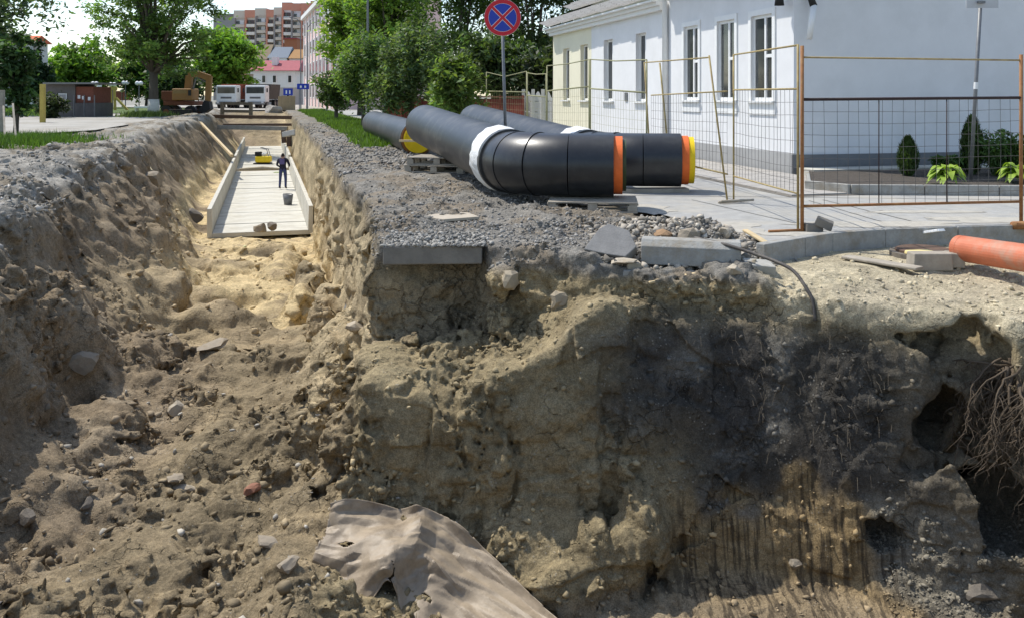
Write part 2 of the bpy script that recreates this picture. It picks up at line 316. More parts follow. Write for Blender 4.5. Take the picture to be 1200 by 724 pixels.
def detail(d, f, x, y, z, h):
    for c, r in LUMPS:
        m = (abs(x - c[0]) < r[0] * 2) & (abs(y - c[1]) < r[1] * 2) & (abs(z - c[2]) < r[2] * 2)
        if m.any(): d[m] = smin(d[m], ell(c, r, x[m], y[m], z[m]), .12)
    amp = (1 - .92 * f['pav']) * (1 - .45 * f['kerb'])
    amp = amp * (1 - .4 * ss(3, 5, f['dl']))
    top = ss(-.45, -.1, z)
    lc = ss(-1.2, -.4, x - f['XL']) * 0 + ss(3.2, 1.8, f['dl']) * ss(-1.5, -.3, f['dl'])
    amp = amp * (1 - .45 * top * (1 - lc)) * (1 + .35 * lc * top)
    sandy = ss(14.8, 16.5, y) * ss(-2.0, -2.4, z); amp = amp * (1 - .25 * sandy) * (1 + .35 * ss(-2.0, -2.3, z) * ss(15, 14, y))
    n = .12 * vn(x, y, z, .9, 0) + .10 * vn(x, y, z * .8, 2.1, 1)
    lb = ss(2.2, 1.2, x - f['XL']) * ss(.1, -.3, z)
    n += lb * (.22 * vn(x, y, z * 1.3, .75, 63) + .12 * vn(x + z * .5, y * .5 + z * .3, z * .35, 2.4, 61) + .05 * (np.abs(vn(x + z, y * .8 + z * .6, z * .5, 5.2, 62)) - .3))
    if h < .2: n += .10 * (np.abs(vn(x, y, z, 3.3, 2)) - .3)
    if h < .11:
        w = .25 + 1.2 * ss(-.35, .45, vn(x, y, z, 1.7, 31))      # some stretches crumbled, some smooth
        n += w * .085 * (np.abs(vn(x + .1 * vn(x, y, z, 4, 33), y, z, 7.5, 3)) - .3)
    if h < .05: n += w * (.055 * (np.abs(vn(x, y, z, 14, 4)) - .3) + .026 * vn(x, y, z, 23, 5))
    elif h < .09: n += .03 * vn(x, y, z, 11, 5)
    if h < .03: n += w * .014 * vn(x, y, z, 38, 15)
    if h < .05: n += (.25 + .75 * w) * (.040 * cellv(x, y, z, 4.5, 80) + .018 * cellv(x, y, z, 9.5, 84))
    elif h < .11: n += .05 * cellv(x, y, z, 3.5, 80)
    wall = ss(-.3, -.8, z) * ss(-1.0, -2.4, z - 0 * z - .0) if False else ss(-.2, -.6, z) * ss(-2.7, -2.3, z)
    n += .07 * wall * vn(x, y, z * .22, 3.2, 7)
    near_face = ss(9.6, 9.0, y) * ss(-1.5, -1.0, x)
    cl = near_face * ss(3.4, 2.9, x) * ss(1.3, 1.7, x) * ss(-2.0, -2.12, z)       # firm clay bed: flat face with run-off flutes
    n = n * (1 - .7 * cl) + cl * (.05 + .016 * vn(x, y * .3, z * .08, 17, 12))
    flat = near_face * ss(-.35, -.6, z) * ss(8.95, 8.8, y - .2 * z)
    n = n * (1 - .45 * flat) + flat * .05 * cellv(x, y * .5, z, 1.7, 90)
    d = d - n * amp
    for c, r in ELLS:
        m = (abs(x - c[0]) < r[0] * 1.6) & (abs(y - c[1]) < r[1] * 1.6) & (abs(z - c[2]) < r[2] * 1.6)
        if m.any(): d[m] = smax(d[m], -ell(c, r, x[m], y[m], z[m]) + .13 * min(r) / .25 * vn(x[m], y[m], z[m], 3.3, 6) + .06 * vn(x[m], y[m], z[m], 8, 16) + .02 * vn(x[m], y[m], z[m], 20, 17), .05)
    if h < .03:        # settlement cracks: one side of the face stands a little proud, with a narrow slot between
        for x0, za, zb, k, st in ((.80, -2.5, -.65, 0., .05), (.62, -1.3, -.7, 5., -.03), (-.02, -2.3, -1.3, 9., .04), (1.9, -1.5, -.5, 2., .04), (-.75, -2.2, -1.2, 4., -.04)):
            xc = x0 + .07 * vn(z * 0 + k, z * 0, z, 2.5, 51) + .035 * vn(z * 0 + k, z * 0, z, 8, 52) + .015 * vn(x * 0, y * 0, z, 25, 53)
            fade = ss(za, za + .4, z) * ss(zb, zb - .3, z) * ss(9.05, 8.85, y); u = x - xc
            d = d + fade * st * (ss(-.012, .012, u) * ss(.45, .1, u) - .5 * ss(.012, -.012, u) * ss(-.45, -.1, u))
            d = d + fade * .05 * np.exp(-(u / .016) ** 2) * (.4 + .6 * ss(-.2, .5, vn(x * 0 + k, y * 0, z, 5, 54)))
    return d
def surface_nets(d, org, h):
    nx, ny, nz = d.shape
    s = d < 0
    c = np.zeros((nx - 1, ny - 1, nz - 1), np.uint8)
    for i in (0, 1):
        for j in (0, 1):
            for k in (0, 1): c += s[i:nx - 1 + i, j:ny - 1 + j, k:nz - 1 + k]
    act = np.argwhere((c > 0) & (c < 8)).astype(np.int32)
    idx = np.full(c.shape, -1, np.int32); idx[act[:, 0], act[:, 1], act[:, 2]] = np.arange(len(act), dtype=np.int32)
    I, J, K = act.T
    cor = [(i, j, k) for i in (0, 1) for j in (0, 1) for k in (0, 1)]
    val = [d[I + i, J + j, K + k] for i, j, k in cor]
    acc = np.zeros((len(act), 3), np.float32); cnt = np.zeros(len(act), np.float32)
    for a in range(8):
        for b in range(a + 1, 8):
            if sum(abs(cor[a][q] - cor[b][q]) for q in range(3)) != 1: continue
            m = (val[a] < 0) != (val[b] < 0)
            t = np.where(m, val[a] / np.where(m, val[a] - val[b], 1), 0)
            for q in range(3): acc[:, q] += np.where(m, cor[a][q] + t * (cor[b][q] - cor[a][q]), 0)
            cnt += m
    v = (act + acc / np.maximum(cnt, 1)[:, None]) * h + np.array(org)
    quads = []
    for ax in range(3):
        sl0 = [slice(1, -1)] * 3; sl0[ax] = slice(0, -1); sl1 = [slice(1, -1)] * 3; sl1[ax] = slice(1, None)
        a = s[tuple(sl0)]; b = s[tuple(sl1)]
        e = np.argwhere(a != b)
        if not len(e): continue
        fl = a[e[:, 0], e[:, 1], e[:, 2]]
        o1, o2 = [q for q in range(3) if q != ax]
        base = e.copy(); base[:, o1] += 1; base[:, o2] += 1
        def cell(da, db):
            q = base.copy(); q[:, o1] -= da; q[:, o2] -= db; return idx[q[:, 0], q[:, 1], q[:, 2]]
        q = np.stack([cell(1, 1), cell(0, 1), cell(0, 0), cell(1, 0)], 1)
        flip = ~fl if ax != 1 else fl
        q[flip] = q[flip][:, ::-1]
        quads.append(q)
    q = np.concatenate(quads); q = q[(q >= 0).all(1)]
    return v, q
def soil_colour(v):
    x, y, z = v[:, 0], v[:, 1], v[:, 2]
    f = fields(x, y)
    n1 = vn(x, y, z, .8, 21); n2 = vn(x, y, z, 2.6, 22); n3 = vn(x, y, z, 7, 23); nn = .5 * n1 + .3 * n2 + .2 * n3
    c = np.tile(np.array([.25, .198, .122]), (len(v), 1))                       # loam
    def mixin(w, col):
        nonlocal c
        w = np.clip(w, 0, 1)[:, None]; c = c * (1 - w) + np.array(col) * w
    mixin(ss(-.1, .5, nn), (.29, .225, .135))
    left = ss(1.6, .6, x - f['XL'] + f['sL'] * z)
    mixin(left * .85, (.26, .20, .13)); mixin(left * ss(.1, .6, n2 + .3 * n3), (.27, .215, .145)); mixin(left * ss(.1, .6, -n1 + .4 * n3) * .8, (.17, .13, .085))
    mixin(left * ss(-.6, -.15, z + .2 * nn) * .6, (.25, .225, .18))               # grey made ground at the crest
    mixin(left * ss(-.25, .0, z + .1 * nn) * ss(-.45, .2, n2 + .5 * n1) * .85, (.32, .30, .26))
    mixin(left * ss(13, 16, y) * ss(27, 24, y) * ss(-1.1, -2.0, z + .5 * nn) * .8, (.38, .30, .18))
    rw = ss(.9, .3, x - f['XR']) * ss(9.4, 10.4, y) * ss(-1.2, -.4, x - f['XR'])
    mixin(rw * ss(-.15, -.5, z + .25 * nn), (.46, .37, .225))                     # sandy face of the right-hand side
    mixin(rw * ss(.0, .5, n2) * .6, (.33, .26, .16))
    fl = ss(-1.7, -2.15, z + .25 * nn) * ss(13.6, 15.4, y + 1.2 * nn) * ss(80, 77, y) * (1 - left * ss(-2.0, -1.6, z + .3 * nn))
    mixin(fl * ss(-.35, .15, n1 + .35 * n2), (.56, .44, .245))                        # sand bed of the trench
    mixin(fl * ss(.2, .55, n2 - .3 * n1) * .8, (.36, .28, .17))
    topr = ss(-.32, -.12, z + .08 * nn) * ss(-.15, .1, x - f['XR']) * (1 - f['kerb'])
    mixin(topr, (.225, .208, .178)); mixin(topr * ss(-.1, .4, n2), (.215, .18, .135))
    grass = topr * ss(24, 28, y) * ss(.9, 1.6, x - f['XR'])
    mixin(grass, (.10, .13, .04))
    face = ss(9.7, 9.3, y) * ss(-1.7, -1.4, x)
    mixin(face * (1 - ss(-.3, -.15, z)), (.295, .235, .135))
    mixin(face * ss(.0, .45, nn) * (1 - ss(-.3, -.15, z)), (.30, .24, .14))
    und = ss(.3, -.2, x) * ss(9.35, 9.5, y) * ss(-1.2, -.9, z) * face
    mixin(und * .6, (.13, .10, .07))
    hum = face * ss(.55, 1.75, x + .75 * n1 + .35 * n2 + .25 * z) * ss(-.25, -.7, z + .25 * nn) * ss(3.9, 3.2, x + .4 * nn)
    mixin(hum * .94, (.066, .062, .055)); mixin(hum * ss(.1, .6, n2 + .3 * n3) * .75, (.18, .168, .142)); mixin(hum * ss(.15, .6, n1 - .4 * n2) * .6, (.075, .068, .06))
    clay = face * ss(1.25, 1.6, x + .1 * n2) * ss(3.35, 3.2, x + .15 * n2) * ss(-1.9, -2.1, z + .3 * n2 + .15 * n3) * ss(-2.82, -2.74, z + .1 * n3)
    mixin(clay * .95, (.34, .245, .125))
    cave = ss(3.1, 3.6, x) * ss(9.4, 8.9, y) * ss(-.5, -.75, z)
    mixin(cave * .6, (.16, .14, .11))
    ks = np.maximum(f['kerb'], ss(2.4, 2.9, x) * ss(9.6, 9.0, y)) * ss(-.52, -.30, z + .07 * nn)
    mixin(ks, (.47, .405, .275)); mixin(ks * ss(.1, .6, n2) * .6, (.36, .31, .22))
    pile = ss(1.1, .7, ((x - 3.75) / .75) ** 2 + ((y - 7.8) / .7) ** 2) * ss(-1.75, -1.95, z); mixin(pile, (.20, .178, .135))
    low = ss(-2.55, -2.7, z) * ss(8.6, 8.0, y) * ss(-.5, .5, x)
    mixin(low * .6, (.27, .22, .155))
    c *= (1 + .22 * n3 + .12 * n2)[:, None]
    return np.clip(c, .02, .8), clay
EARTH = bpy.data.materials.new('earth'); EARTH.use_nodes = True
def earth_nodes():
    t = EARTH.node_tree; b = t.nodes['Principled BSDF']; N = t.nodes.new; K = t.links.new
    b.inputs['Roughness'].default_value = .96; b.inputs['Specular IOR Level'].default_value = .15
    a = N('ShaderNodeAttribute'); a.attribute_name = 'Col'; co = N('ShaderNodeTexCoord')
    def noise(s, d, r, src=None):
        n = N('ShaderNodeTexNoise'); n.inputs['Scale'].default_value = s; n.inputs['Detail'].default_value = d; n.inputs['Roughness'].default_value = r; K(src or co.outputs['Object'], n.inputs['Vector']); return n.outputs['Fac']
    def rng(src, a0, a1, b0, b1):
        m = N('ShaderNodeMapRange'); m.inputs[1].default_value = a0; m.inputs[2].default_value = a1; m.inputs[3].default_value = b0; m.inputs[4].default_value = b1; K(src, m.inputs[0]); return m.outputs[0]
    f1 = rng(noise(16, 9, .72), .3, .7, .62, 1.38)
    s1 = N('ShaderNodeVectorMath'); s1.operation = 'SCALE'; K(a.outputs['Color'], s1.inputs[0]); K(f1, s1.inputs['Scale'])
    s2 = N('ShaderNodeVectorMath'); s2.operation = 'SCALE'; K(s1.outputs[0], s2.inputs[0]); K(rng(noise(85, 5, .7), .32, .68, .58, 1.42), s2.inputs['Scale']); s1 = s2
    vo = N('ShaderNodeTexVoronoi'); vo.inputs['Scale'].default_value = 26; K(co.outputs['Object'], vo.inputs['Vector'])   # pale grit
    gm = N('ShaderNodeMath'); gm.operation = 'MULTIPLY'; K(rng(vo.outputs['Distance'], .16, .24, 1, 0), gm.inputs[0]); K(rng(noise(5, 4, .6), .5, .62, 0, .55), gm.inputs[1])
    mi = N('ShaderNodeMix'); mi.data_type = 'RGBA'; K(gm.outputs[0], mi.inputs[0]); K(s1.outputs[0], mi.inputs[6]); mi.inputs[7].default_value = (.40, .37, .31, 1)
    # dark run-off streaks on the clay bed
    al = N('ShaderNodeAttribute'); al.attribute_name = 'Clay'
    mp = N('ShaderNodeMapping'); mp.inputs['Scale'].default_value = (24, 5, .9); K(co.outputs['Object'], mp.inputs['Vector'])
    st = noise(1, 3, .6, mp.outputs[0]); sm = N('ShaderNodeMath'); sm.operation = 'MULTIPLY'; K(rng(st, .47, .60, 0, .75), sm.inputs[0]); K(al.outputs['Fac'], sm.inputs[1])
    m2 = N('ShaderNodeMix'); m2.data_type = 'RGBA'; K(sm.outputs[0], m2.inputs[0]); K(mi.outputs[2], m2.inputs[6]); m2.inputs[7].default_value = (.05, .04, .03, 1)
    K(m2.outputs[2], b.inputs['Base Color'])
    b1 = N('ShaderNodeBump'); b1.inputs['Strength'].default_value = .85; b1.inputs['Distance'].default_value = .034; K(noise(28, 10, .78), b1.inputs['Height'])
    b2 = N('ShaderNodeBump'); b2.inputs['Strength'].default_value = .5; b2.inputs['Distance'].default_value = .012; K(vo.outputs['Distance'], b2.inputs['Height']); b2.invert = True
    # shrinkage cracks and broken flakes
    wn = N('ShaderNodeTexNoise'); wn.inputs['Scale'].default_value = 5; wn.inputs['Detail'].default_value = 5; K(co.outputs['Object'], wn.inputs['Vector'])
    wv = N('ShaderNodeVectorMath'); wv.operation = 'MULTIPLY_ADD'; K(wn.outputs['Color'], wv.inputs[0]); wv.inputs[1].default_value = (.35, .35, .35); K(co.outputs['Object'], wv.inputs[2])
    ve = N('ShaderNodeTexVoronoi'); ve.feature = 'DISTANCE_TO_EDGE'; ve.inputs['Scale'].default_value = 4.5; K(wv.outputs[0], ve.inputs['Vector'])
    b3 = N('ShaderNodeBump'); b3.inputs['Distance'].default_value = .06; K(rng(ve.outputs['Distance'], .0, .05, 0, 1), b3.inputs['Height']); K(rng(noise(1.7, 3, .5), .46, .6, 0, .75), b3.inputs['Strength'])
    K(b1.outputs[0], b2.inputs['Normal']); K(b2.outputs[0], b3.inputs['Normal']); K(b3.outputs[0], b.inputs['Normal'])
earth_nodes()
SURF = []      # (verts, normals, voxel) of every block, for strewing stones
def block(x0, x1, y0, y1, z0, z1, h):
    xs = np.arange(x0, x1 + h, h, dtype=np.float32); ys = np.arange(y0, y1 + h, h, dtype=np.float32); zs = np.arange(z0, z1 + h, h, dtype=np.float32)
    X, Y = np.meshgrid(xs, ys, indexing='ij')
    f2 = {k: v.astype(np.float32) for k, v in fields(X, Y).items()}
    D = np.empty((len(xs), len(ys), len(zs)), np.float32)
    f3 = {k: v[:, :, None] for k, v in f2.items()}
    step = 24
    for k in range(0, len(zs), step):
        D[:, :, k:k + step] = base_density(f3, X[:, :, None], Y[:, :, None], zs[None, None, k:k + step])
    band = np.zeros(D.shape, bool); band |= np.abs(D) < .30
    for c, r in ELLS + LUMPS:
        i0, i1 = np.searchsorted(xs, (c[0] - 1.7 * r[0], c[0] + 1.7 * r[0])); j0, j1 = np.searchsorted(ys, (c[1] - 1.7 * r[1], c[1] + 1.7 * r[1])); k0, k1 = np.searchsorted(zs, (c[2] - 1.7 * r[2], c[2] + 1.7 * r[2]))
        band[i0:i1, j0:j1, k0:k1] = True
    I, J, K = np.nonzero(band)
    for q in range(0, len(I), 1500000):
        s = slice(q, q + 1500000); i, j, k = I[s], J[s], K[s]
        D[i, j, k] = detail(D[i, j, k], {n: v[i, j] for n, v in f2.items()}, xs[i], ys[j], zs[k], h)
    return surface_nets(D, (x0, y0, z0), h)
def build_earth():
    V = []; Q = []; n = 0
    for b in ((-2.3, 5.9, 6.7, 11.0, -3.05, .22, .0225), (-7.6, -2.25, 6.7, 11.0, -2.95, .42, .032), (5.85, 9.0, 6.0, 12.0, -3.05, .2, .08), (-9.6, 3.4, 10.93, 15.6, -3.1, .62, .042),
              (-17.5, 2.2, 15.5, 30.2, -3.2, .9, .075), (-25, -1.0, 30.0, 50.3, -3.25, .8, .125), (-39, -6.0, 50, 95, -3.3, .8, .21), (-8.5, 9.0, .3, 6.8, -3.0, .3, .09), (-11, -7.5, .3, 11.0, -.6, .5, .09)):
        v, q = block(*b); V.append(v); Q.append(q + n); n += len(v)
    v = np.concatenate(V); q = np.concatenate(Q)
    e1 = v[q[:, 2]] - v[q[:, 0]]; e2 = v[q[:, 3]] - v[q[:, 1]]; fn = np.cross(e1, e2)
    if fn[:, 2].mean() < 0: q = q[:, ::-1].copy(); fn = -fn
    vnm = np.zeros_like(v)
    for k in range(4):
        for a in range(3): vnm[:, a] += np.bincount(q[:, k], fn[:, a], len(v))
    vnm /= np.maximum(np.linalg.norm(vnm, axis=1), 1e-9)[:, None]
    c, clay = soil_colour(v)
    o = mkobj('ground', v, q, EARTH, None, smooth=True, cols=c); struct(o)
    a = o.data.attributes.new('Clay', 'FLOAT', 'POINT'); a.data.foreach_set('value', clay.astype(np.float32))
    o['label'] = 'excavated earth with a deep pipe trench'
    return v, vnm, c
EV, EN, EC = build_earth()
print('earth verts', len(EV))
def ground_z(x, y, r=.06):
    m = (np.abs(EV[:, 0] - x) < r) & (np.abs(EV[:, 1] - y) < r) & (EN[:, 2] > .2)
    return float(EV[m, 2].max()) if m.any() else (ground_z(x, y, r * 2) if r < 1 else 0.)
# ------------------------------------------------------------------ ground sheets round the excavation
DIRTL = mat('trodden_earth', (.27, .245, .205), .95, .25, 1.2, .5, 30, dirt=(.19, .16, .12, .7), dscale=.5)
FARG = mat('far_ground', (.24, .23, .19), .95, .25, .2, 0)
poly_sheet('yard_ground', [(-10.8, -60), (-10.8, 10.9), (-9.4, 10.9), (-9.4, 15.6), (-17.3, 15.6), (-17.3, 30.1), (-24.8, 30.1), (-24.8, 50.1), (-38.8, 50.1), (-38.8, 94.8), (-400, 94.8), (-400, -60)], -.04, DIRTL)
poly_sheet('far_terrain', [(-900, 94.5), (900, 94.5), (900, 2500), (-900, 2500)], -.12, FARG)
poly_sheet('side_ground', [(8.9, -60), (400, -60), (400, 12.2), (8.9, 12.2)], -.14, DIRTL)
poly_sheet('near_ground', [(-10.9, -60), (9, -60), (9, .5), (-10.9, .5)], -.03, DIRTL)
street = poly_sheet('street', [(2.78, 9.72), (3.55, 10.32), (4.27, 10.62), (6.17, 10.98), (9, 11.33), (14, 11.6), (300, 11.8), (300, 120), (-19, 120), (-19.5, 95), (-10.9, 62), (-5.6, 44), (-2.3, 30), (.1, 20), (1.45, 14), (1.95, 12.2), (2.5, 10.6)], 0., ASPH)
poly_sheet('old_road', [(-30, 29), (-19.8, 31.5), (-18.6, 40), (-22.0, 55), (-28.5, 80), (-33, 100), (-75, 100), (-60, 60), (-50, 40), (-40, 29)], .05, ROADL)
poly_sheet('park_lawn', [(-27, 66), (-33, 92), (-36, 100), (-120, 190), (-160, 100), (-60, 62), (-42, 58), (-40, 70), (-33, 76), (-29, 66)], .10, GRASSG)
poly_sheet('cross_road', [(-60, 96), (10, 96), (10, 150), (-60, 150)], .02, ROADL)

# ------------------------------------------------------------------ the white house on the right
HC = Vector((5.68, 18.06, 0)); HD = Vector((-.228, .974, 0)).normalized(); HN = Vector((-HD.y, HD.x, 0)); HE = -HN   # HN points from the house towards the trench
def W(t, off, z): return HC + HD * t + HN * off + Vector((0, 0, z))
def wbox(m, t0, t1, o0, o1, z0, z1): m.box(W((t0 + t1) / 2, (o0 + o1) / 2, (z0 + z1) / 2), (abs(t1 - t0), abs(o1 - o0), z1 - z0), (HD, HN, Vector((0, 0, 1))))
house = thing('house', 'single-storey white rendered house with grey plinth and slate roof', 'house', HC)
def wall_strip(name, t0, t1, zt, wins, m, th=.35, z0=0.0):
    b = MB(); cur = t0
    for a, c, w0, w1 in sorted(wins):
        wbox(b, cur, a, -th, 0, z0, zt); wbox(b, a, c, -th, 0, z0, w0); wbox(b, a, c, -th, 0, w1, zt); cur = c
    wbox(b, cur, t1, -th, 0, z0, zt)
    return b.build(name, m, house)
W1 = [(.82, 1.73, 1.48, 3.33), (2.51, 3.39, 1.48, 3.35), (4.45, 5.30, 1.48, 3.36)]
W2 = [(7.98, 8.79, 1.42, 3.42), (10.8, 11.7, 1.42, 3.40)]
W3 = [(13.4, 14.22, 1.42, 3.38), (15.6, 16.4, 1.42, 3.36)]
wall_strip('wall', 0, 6.3, 4.6, W1, WHITEW); wall_strip('wall', 6.303, 12.98, 4.15, W2, WHITEW); wall_strip('wall', 12.983, 17.8, 4.15, W3, CREAMW)
b = MB(); b.box(HC + HE * 7.35 + HD * .175 + Vector((0, 0, 2.9)), (14, .35, 5.8), (HE, HD, Vector((0, 0, 1)))); b.build('wall', WHITEW, house)
b = MB(); b.box(HC + HD * 17.6 + HE * 4.2 + Vector((0, 0, 2.05)), (7.7, .35, 4.1), (HE, HD, Vector((0, 0, 1))))
b.add([HC + HD * 17.6 + HE * .2 + Vector((0, 0, 4.1)), HC + HD * 17.6 + HE * 8.2 + Vector((0, 0, 4.1)), HC + HD * 17.6 + HE * 4.2 + Vector((0, 0, 7.3))], [(0, 1, 2)]); b.build('gable_wall', CREAMW, house)
b = MB(); b.box(HC + HE * 6.975 - HD * .03 + Vector((0, 0, .2)), (14.05, .06, .4), (HE, HD, Vector((0, 0, 1)))); b.build('plinth', PLINTH, house)
PLG = mat('plinth_grey', (.36, .36, .35), .85, .12, 2, .2, 50)
b = MB(); wbox(b, -.06, 6.3, 0, .05, 0, .42); wbox(b, 6.303, 17.8, 0, .04, 0, .40); b.build('plinth', PLG, house)
def window(t0, t1, z0, z1, depth, trim):
    b = MB(); fw = .07; y0, y1 = -depth - .06, -depth
    wbox(b, t0, t0 + fw, y0, y1, z0, z1); wbox(b, t1 - fw, t1, y0, y1, z0, z1); wbox(b, t0 + fw, t1 - fw, y0, y1, z0, z0 + fw); wbox(b, t0 + fw, t1 - fw, y0, y1, z1 - fw, z1)
    ts = t0 + (t1 - t0) * .42; zm = z0 + (z1 - z0) * .52
    wbox(b, ts - .035, ts + .035, y0, y1 + .004, z0 + fw, z1 - fw); wbox(b, t0 + fw, ts - .035, y0, y1 + .002, zm - .035, zm + .035)
    wo_ = b.build('window', WHITE, house)
    for a, c, e, g in ((t0 + fw, ts - .035, z0 + fw, zm - .035), (t0 + fw, ts - .035, zm + .035, z1 - fw), (ts + .035, t1 - fw, z0 + fw, z1 - fw)):
        b = MB(); wbox(b, a, c, y0 + .02, y0 + .032, e, g); b.build('pane', GLASS, wo_)
    b = MB(); wbox(b, t0 - .1, t1 + .1, -depth, .09, z0 - .05, z0 - .002); b.build('sill', WHITE, wo_)
    if trim:
        b = MB(); wbox(b, t0 - .12, t0 - .0, .0, .03, z0, z1 + .12); wbox(b, t1, t1 + .12, 0, .03, z0, z1 + .12); wbox(b, t0, t1, 0, .03, z1, z1 + .12)
        wbox(b, t0 - .12, t1 + .12, .0, .03, z0 - .3, z0 - .05); b.build('surround', WHITE, wo_)
    b = MB(); wbox(b, t0 + fw, t1 - fw, y0 - .09, y0 - .06, z0 + fw, z1 - fw); b.build('curtain', CURT, wo_)
for w in W1: window(*w, .035, True)
for w in W2 + W3: window(*w, .13, False)
b = MB(); wbox(b, -.8, 6.5, -.2, .62, 4.6, 4.66); b.build('soffit', WOODB, house)
b = MB()
def rp(t, o, z): return W(t, o, z)
b.add([rp(-.8, .64, 4.66), rp(6.55, .64, 4.66), rp(6.55, -5, 7.6), rp(-.8, -5, 7.6), rp(-.8, .64, 4.78), rp(6.55, .64, 4.78), rp(6.55, -5, 7.72), rp(-.8, -5, 7.72)], [(0, 1, 2, 3), (7, 6, 5, 4), (0, 4, 5, 1), (1, 5, 6, 2), (2, 6, 7, 3), (3, 7, 4, 0)])
b.build('roof', SLATE, house)
# corrugated slate over the long wing: rows of sheets, each its own piece
rw = MB(); wbox(rw, 6.6, 17.95, -.1, .40, 4.152, 4.20); rf = rw.build('roof', WHITE, house)
b = MB(); wbox(b, 6.56, 17.85, .0, .16, 3.93, 4.05); wbox(b, 6.56, 17.88, .0, .26, 4.052, 4.15); b.build('cornice', WHITE, house)
def slate_sheet():
    n = 24; v = []; L_, Wd = 1.3, 1.05
    for j in range(2):
        for i in range(n + 1):
            x = Wd * i / n; v.append((x, j * L_, .02 * math.sin(2 * math.pi * i / 4.0)))
    k = n + 1
    f = [(i, i + 1, i + 1 + k, i + k) for i in range(n)]
    return v, f
sv, sf = slate_sheet(); me = None
slope = math.atan2(3.15, 4.6)
for r in range(5):
    for c in range(11):
        a = rp(6.62 + c * 1.03, .45 - r * 1.2 * math.cos(slope), 4.22 + r * 1.2 * math.sin(slope) + .03 * (c % 2))
        M = Matrix((HD, (-HN * math.cos(slope) + Vector((0, 0, math.sin(slope) + .02))).normalized(), Vector((0, 0, 1)))).transposed()
        if me is None:
            o = mkobj('roof_sheet', sv, sf, SLATE, rf, local=True, smooth=True); me = o.data
        else:
            o = bpy.data.objects.new('roof_sheet', me); COL.objects.link(o); o.parent = rf
        o.matrix_local = Matrix.Translation(a - HC) @ M.to_4x4()
b = MB(); b.tube([W(6.38, .09, .25), W(6.38, .09, 4.1), W(6.38, .3, 4.35)], .075, 12); b.build('downpipe', WHITE, house, smooth=True)
b = MB(); wbox(b, 9.45, 9.68, 0, .03, 1.42, 1.68); b.build('vent_grille', METALG, house)
b = MB(); p = W(.18, .12, 3.55); b.tube([W(.18, 0, 3.62), W(.18, .22, 3.62)], .03, 8); b.tube([W(.18, .22, 3.66), W(.18, .22, 3.42)], [.07, .10], 12); b.build('wall_lamp', BLACK, house, smooth=True)
b = MB(); q = HC + HE * .28 - HD * .12
b.tube([q + Vector((0, 0, 4.2)), q + Vector((0, 0, 3.62)), q + HE * .03 - HD * .1 + Vector((0, 0, 3.38))], [.07, .06, .075], 10); b.build('gutter_outlet', BLACK, house, smooth=True)
b = MB(); b.tube([q + HE * .03 - HD * .1 + Vector((0, 0, 3.40)), q - HE * .09 - HD * .14 + Vector((0, 0, 2.72))], [.065, .055], 10); b.build('gutter_pipe', WHITE, house, smooth=True)

# sidewalk of paving tiles along the house, kerbs, planting bed
sidew = struct(mkobj('sidewalk', [W(-3.6, .08, .006), W(16, .08, .006), W(16, 2.2, .006), W(-3.6, 2.2, .006)], [(0, 1, 2, 3)], CONC_D))
tm = None
for i in range(38):
    for j in range(4):
        if j < 3 or i % 2 == 0 or True:
            a = W(-3.5 + i * .5, .12 + j * .5, .0) + Vector((0, 0, random.uniform(0, .006)))
            if tm is None:
                b = MB(); b.box((.245, .245, .018), (.486, .486, .02)); o = b.build('paving_tile', TILE, sidew, local=True); tm = o.data
            else:
                o = bpy.data.objects.new('paving_tile', tm); COL.objects.link(o); o.parent = sidew
            M = Matrix((HD, HN, Vector((0, 0, 1)))).transposed()
            o.matrix_local = Matrix.Translation(a) @ M.to_4x4()
BEDK = [(4.95, 15.1), (5.45, 14.42), (6.6, 14.36), (7.75, 14.28), (8.9, 14.2), (10.05, 14.12), (11.2, 14.04), (12.4, 13.95)]
bed = struct(mkobj('planting_bed', [(5.02, 15.15, .085), (5.5, 14.47, .085), (12.4, 14.0, .085), (13.5, 19.6, .13), (5.9, 17.9, .13)], [(0, 1, 2, 3, 4)], SOIL))
def kerb_run(pts, name, h, w, z, parent):
    for k in range(len(pts) - 1):
        a = Vector((*pts[k], z)); c = Vector((*pts[k + 1], z)); d = (c - a).normalized()
        b = MB(); b.beam(a + d * .006, c - d * .006, w, h); b.build(name, KERB, parent, bevel=.012)
kerb_run(BEDK, 'kerb_stone', .26, .08, .035, bed)
kerb_run([(5.0, 15.05), (5.85, 17.75)], 'kerb_stone', .2, .06, .03, bed)
b = MB(); b.box(HC + HE * 6.9 - HD * .42 + Vector((0, 0, .07)), (13.8, .6, .16), (HE, HD, Vector((0, 0, 1)))); struct(b.build('wall_apron', CONC_L, None))
kerb_run([(2.62, 9.46), (3.2, 9.93), (3.62, 10.24), (4.35, 10.53), (5.3, 10.72), (6.3, 10.9), (7.3, 11.06), (8.3, 11.2)], 'kerb_stone', .36, .12, -.145, street)

